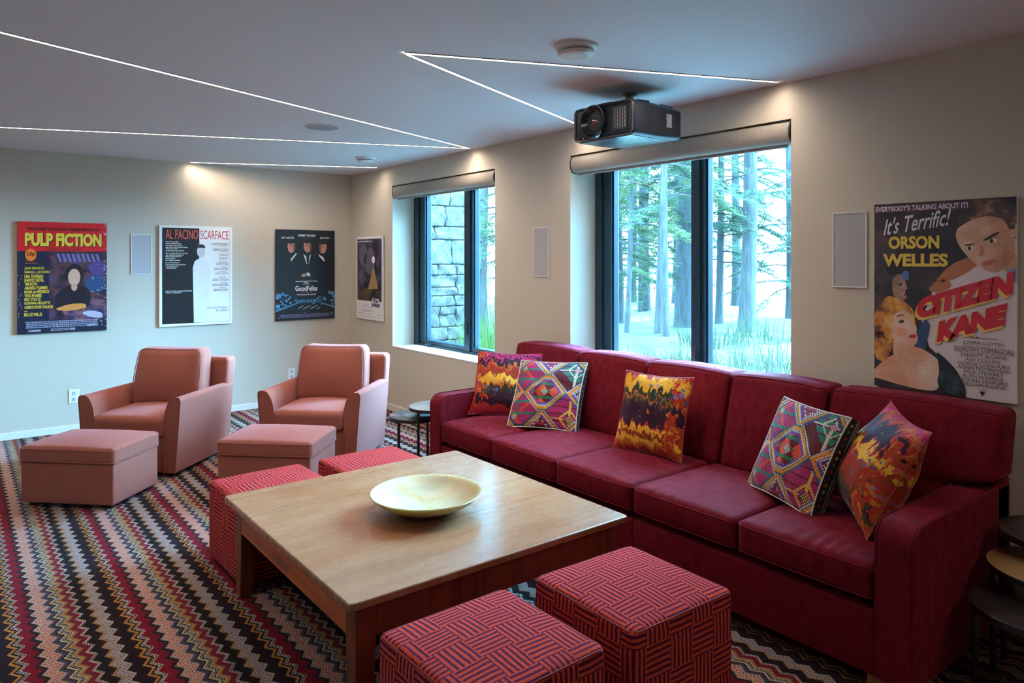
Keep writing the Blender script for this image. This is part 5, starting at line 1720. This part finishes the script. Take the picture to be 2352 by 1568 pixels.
# added unseen stone wall past the sofa end; it blocks oblique daylight
struct('added_light_blocker_wall', MB().box(0.42, -7.3, -0.1, 6.5, -6.7, 4.2), mat_stone(), uv=False, smooth=False)

CAMP = Vector(cam.location)
FW = Vector((math.sin(R(37.993)), math.cos(R(37.993)), 0)); RT = Vector((math.cos(R(37.993)), -math.sin(R(37.993)), 0))
def plan(px, d):
    """a place d metres out in the view direction at bearing px of the photograph"""
    p = CAMP + FW * d + RT * ((px - 1176) / 1638.3 * d)
    return p.x, p.y

def mat_leaf(name, a, b):
    m = NT(name)
    oi = m.n('ObjectInfo').outputs['Random']
    n = m.noise(m.obj(), 9.0, 2.0)
    c = m.mix(n, a, b)
    d = m.n('BsdfDiffuse', {0: c})
    t = m.n('BsdfTranslucent', {0: c})
    mx = m.n('MixShader', {0: 0.4, 1: d.outputs[0], 2: t.outputs[0]})
    m.t.links.new(mx.outputs[0], m.out.inputs[0])
    return m.m
M_HEM = [mat_leaf('hemlock_green', (0.0612, 0.0900, 0.0576), (0.1080, 0.1440, 0.0900)), mat_leaf('hemlock_light', (0.0936, 0.1296, 0.0612), (0.1512, 0.1872, 0.0936)), mat_leaf('hemlock_blue', (0.0442, 0.0714, 0.0510), (0.0816, 0.1122, 0.0748))]
def mat_bark(name, a, b):
    m = NT(name)
    n = m.noise(m.scale(m.obj(), 26, 26, 3.5), 1.0, 5.0, 0.65)
    m.p(Base_Color=m.ramp(n, [(0.38, a), (0.62, b)]), Roughness=0.95)
    m.bump(n, 0.8, 0.02)
    return m.m
M_BARK_P = mat_bark('pale_bark', (0.0350, 0.0330, 0.0320), (0.0750, 0.0700, 0.0675))
M_BARK_D = mat_bark('dark_bark', (0.022, 0.024, 0.026), (0.055, 0.055, 0.056))

def tree(px, d, rad, bark, label, lean=(0, 0), leaf=0, z0=1.4, z1=6.5, nb=34, reach=1.9, height=8.5, seed=1, dens=1.0):
    r2 = random.Random(seed)
    x, y = plan(px, d)
    t = thing('tree', label, 'tree', (x, y, GZ - 0.05), 0, 'trees beyond the windows')
    def axis(z): return Vector((lean[0] * z + 0.03 * math.sin(z * 0.9 + seed), lean[1] * z + 0.03 * math.cos(z * 0.7 + seed), z))
    zs = [0, 0.12, 0.4, 1, 1.8, 2.6, 3.4, 4.2, 5, 6, 7, height]
    rr = [rad * (1.22 if z == 0 else 1.12 if z == 0.12 else 1.04 if z == 0.4 else 1) * (1 - 0.55 * z / height) for z in zs]
    obj('trunk', tube([axis(z) for z in zs], rr, 12), bark, t, uv=False, sharp=80)
    br = MB(); fo = MB()
    for k in range(nb):
        z = z0 + (z1 - z0) * (k + r2.random()) / nb
        a = r2.uniform(0, 2 * math.pi)
        L = reach * r2.uniform(0.45, 1.1) * (1 - 0.35 * (z - z0) / (z1 - z0))
        p = axis(z)
        dirv = Vector((math.cos(a), math.sin(a), r2.uniform(0.0, 0.25)))
        pts = []
        for i in range(7):
            q = i / 6
            pts.append(p + dirv * (L * q) + Vector((0, 0, -0.42 * L * q * q)))
        br.add(tube(pts, [0.018 * (1 - 0.8 * i / 6) for i in range(7)], 5))
        side = Vector((-math.sin(a), math.cos(a), 0))
        ns = int(46 * L * dens)
        for s in range(ns):
            q = r2.uniform(0.22, 1.0)
            i = min(5, int(q * 6))
            b0 = pts[i].lerp(pts[i + 1], q * 6 - i)
            sg = r2.choice((-1, 1))
            sl = r2.uniform(0.12, 0.36) * (1.15 - 0.6 * q) * 1.3
            dv = (dirv * r2.uniform(0.35, 0.8) + side * sg * r2.uniform(0.4, 0.9) + Vector((0, 0, r2.uniform(-0.55, 0.0)))).normalized()
            wv = dv.cross(Vector((0, 0, 1))).normalized()
            # a spray: a feathered fan of short needle twigs
            m = 4
            for w in range(m):
                c = b0 + dv * (sl * (w + 0.5) / m)
                for sg2 in (-1, 1):
                    tl = 0.075 * (1.1 - 0.5 * w / m) * r2.uniform(0.7, 1.3)
                    e = (dv * 0.7 + wv * sg2).normalized() * tl + Vector((0, 0, -0.012 + r2.uniform(-.02, .02)))
                    u = dv * 0.011
                    fo.add(([c - u, c + e * 0.5 - u * .9 + Vector((0, 0, .008)), c + e, c + e * 0.5 + u * .9], [(0, 1, 2, 3)]))
    obj('branches', br, bark, t, uv=False)
    obj('foliage', fo, M_HEM[leaf], t, uv=False, smooth=False)
    return t
tree(1436, 12.6, 0.050, M_BARK_P, 'slim pale leaning trunk at the left of the larger window', (-0.035 * -1, -0.03), 1, 1.5, 6.0, 34, 1.7, seed=2)
tree(1507, 12.2, 0.066, M_BARK_P, 'leaning pale trunk of the close pair seen in the left pane', (0.06, -0.02), 0, 2.2, 6.5, 26, 1.9, seed=3)
tree(1530, 11.8, 0.070, M_BARK_P, 'straight pale trunk of the close pair seen in the left pane', (-0.01, 0.0), 1, 2.4, 6.5, 26, 1.9, seed=4)
tree(1576, 14.0, 0.20, M_BARK_D, 'thick dark trunk just left of the middle bar of the larger window', (0, 0), 2, 1.9, 6.5, 34, 2.2, seed=5)
tree(1655, 14.6, 0.080, M_BARK_D, 'slim dark trunk just right of the middle bar of the larger window', (0, 0), 2, 1.2, 6.5, 40, 1.7, seed=6)
tree(1716, 13.2, 0.155, M_BARK_P, 'thick pale trunk in the right pane of the larger window', (0.012, -0.008), 0, 2.3, 6.5, 24, 2.0, seed=7)
tree(1815, 15.5, 0.12, M_BARK_D, 'dark evergreen at the right edge of the larger window', (0, 0), 2, 0.5, 3.4, 22, 2.3, seed=8)
tree(1390, 17.0, 0.15, M_BARK_D, 'bushy evergreen far behind the left jamb of the larger window', (0, 0), 1, 0.6, 6.5, 60, 2.6, seed=9)
tree(1480, 18.5, 0.16, M_BARK_D, 'bushy evergreen far behind the pale pair of trunks', (0, 0), 0, 0.8, 6.5, 60, 2.8, seed=10)
tree(1610, 19.0, 0.16, M_BARK_D, 'bushy evergreen far behind the middle bar of the larger window', (0, 0), 2, 1.6, 6.5, 44, 2.4, seed=13)
tree(1112, 12.0, 0.085, M_BARK_P, 'pale trunk seen in the right pane of the smaller window', (0, 0), 0, 1.6, 5.5, 34, 1.7, seed=11)
tree(1160, 12.5, 0.13, M_BARK_D, 'evergreen behind the tall grass outside the smaller window', (0, 0), 1, 0.8, 6.0, 46, 1.5, seed=12)

tree(1452, 21.0, 0.15, M_BARK_D, 'pale green tree far off between the slim trunk and the pale pair', (0, 0), 1, 0.6, 6.8, 60, 2.6, seed=31)
tree(1555, 22.0, 0.15, M_BARK_D, 'pale green tree far off behind the thick dark trunk', (0, 0), 1, 1.5, 7.0, 60, 2.8, seed=32)
tree(1690, 21.0, 0.15, M_BARK_D, 'thin evergreen far off left of the thick pale trunk', (0, 0), 0, 3.2, 7.0, 30, 2.2, seed=33)
tree(1420, 14.5, 0.10, M_BARK_P, 'young hemlock right behind the slim leaning trunk', (0, 0), 0, 0.9, 6.0, 46, 1.7, seed=34)

M_GRASS = mat_leaf('fresh_grass', (0.0562, 0.1050, 0.0225), (0.1050, 0.1500, 0.0488))
M_REED = mat_leaf('pale_reed', (0.0500, 0.0600, 0.0425), (0.0900, 0.0950, 0.0750))
M_WEED = mat_leaf('soft_weed', (0.0275, 0.0468, 0.0248), (0.0605, 0.0743, 0.0468))
def grass(px, d, n, h, sp, mat, label, seed, name='ornamental_grass', width=0.006, bend=0.45):
    r2 = random.Random(seed)
    x, y = plan(px, d)
    mb = MB()
    for k in range(n):
        a = r2.uniform(0, 6.283); rr = sp * math.sqrt(r2.random())
        b = Vector((rr * math.cos(a), rr * math.sin(a), -0.05))
        hh = h * r2.uniform(0.55, 1.1)
        ld = Vector((math.cos(a + r2.uniform(-.8, .8)), math.sin(a + r2.uniform(-.8, .8)), 0)) * hh * bend * r2.random()
        wv = Vector((math.cos(a * 3.1), math.sin(a * 3.1), 0)) * width
        V = []; F = []
        for i in range(5):
            q = i / 4
            c = b + Vector((0, 0, hh * (q - 0.12 * q * q))) + ld * q * q
            w = wv * (1 - 0.85 * q)
            V += [tuple(c - w), tuple(c + w)]
            if i: F.append((2 * i - 2, 2 * i - 1, 2 * i + 1, 2 * i))
        mb.add((V, F))
    o = obj(name, mb, mat, None, uv=False, loc=(x, y, GZ))
    return tag(o, label, 'plant', 'grasses and weeds outside the windows')
grass(1118, 7.9, 380, 0.85, 0.27, M_GRASS, 'bright green grass clump at the foot of the smaller window', 21)
grass(1142, 8.7, 240, 1.25, 0.22, M_REED, 'pale tall grass stalks behind the bright green clump', 22, width=0.005, bend=0.2)
grass(1735, 6.9, 110, 0.90, 0.28, M_REED, 'tall thin reeds low in the right pane of the larger window', 23, width=0.0045, bend=0.15)
grass(1685, 7.9, 260, 0.42, 0.55, M_WEED, 'low soft weeds left of the tall reeds', 24, bend=0.8)
grass(1790, 8.6, 260, 0.42, 0.6, M_WEED, 'low soft weeds right of the tall reeds', 25, bend=0.8)
grass(1560, 8.4, 260, 0.40, 0.5, M_WEED, 'low soft weeds beside the middle bar of the larger window', 26, bend=0.8)
grass(1460, 8.6, 260, 0.34, 0.6, M_WEED, 'low soft weeds under the slim leaning trunk', 27, bend=0.8)
grass(1640, 11.0, 220, 0.5, 0.6, M_WEED, 'weeds at the foot of the slim dark trunk', 28, bend=0.6)
grass(1760, 11.5, 220, 0.6, 0.7, M_WEED, 'weeds at the foot of the thick pale trunk', 29, bend=0.6)
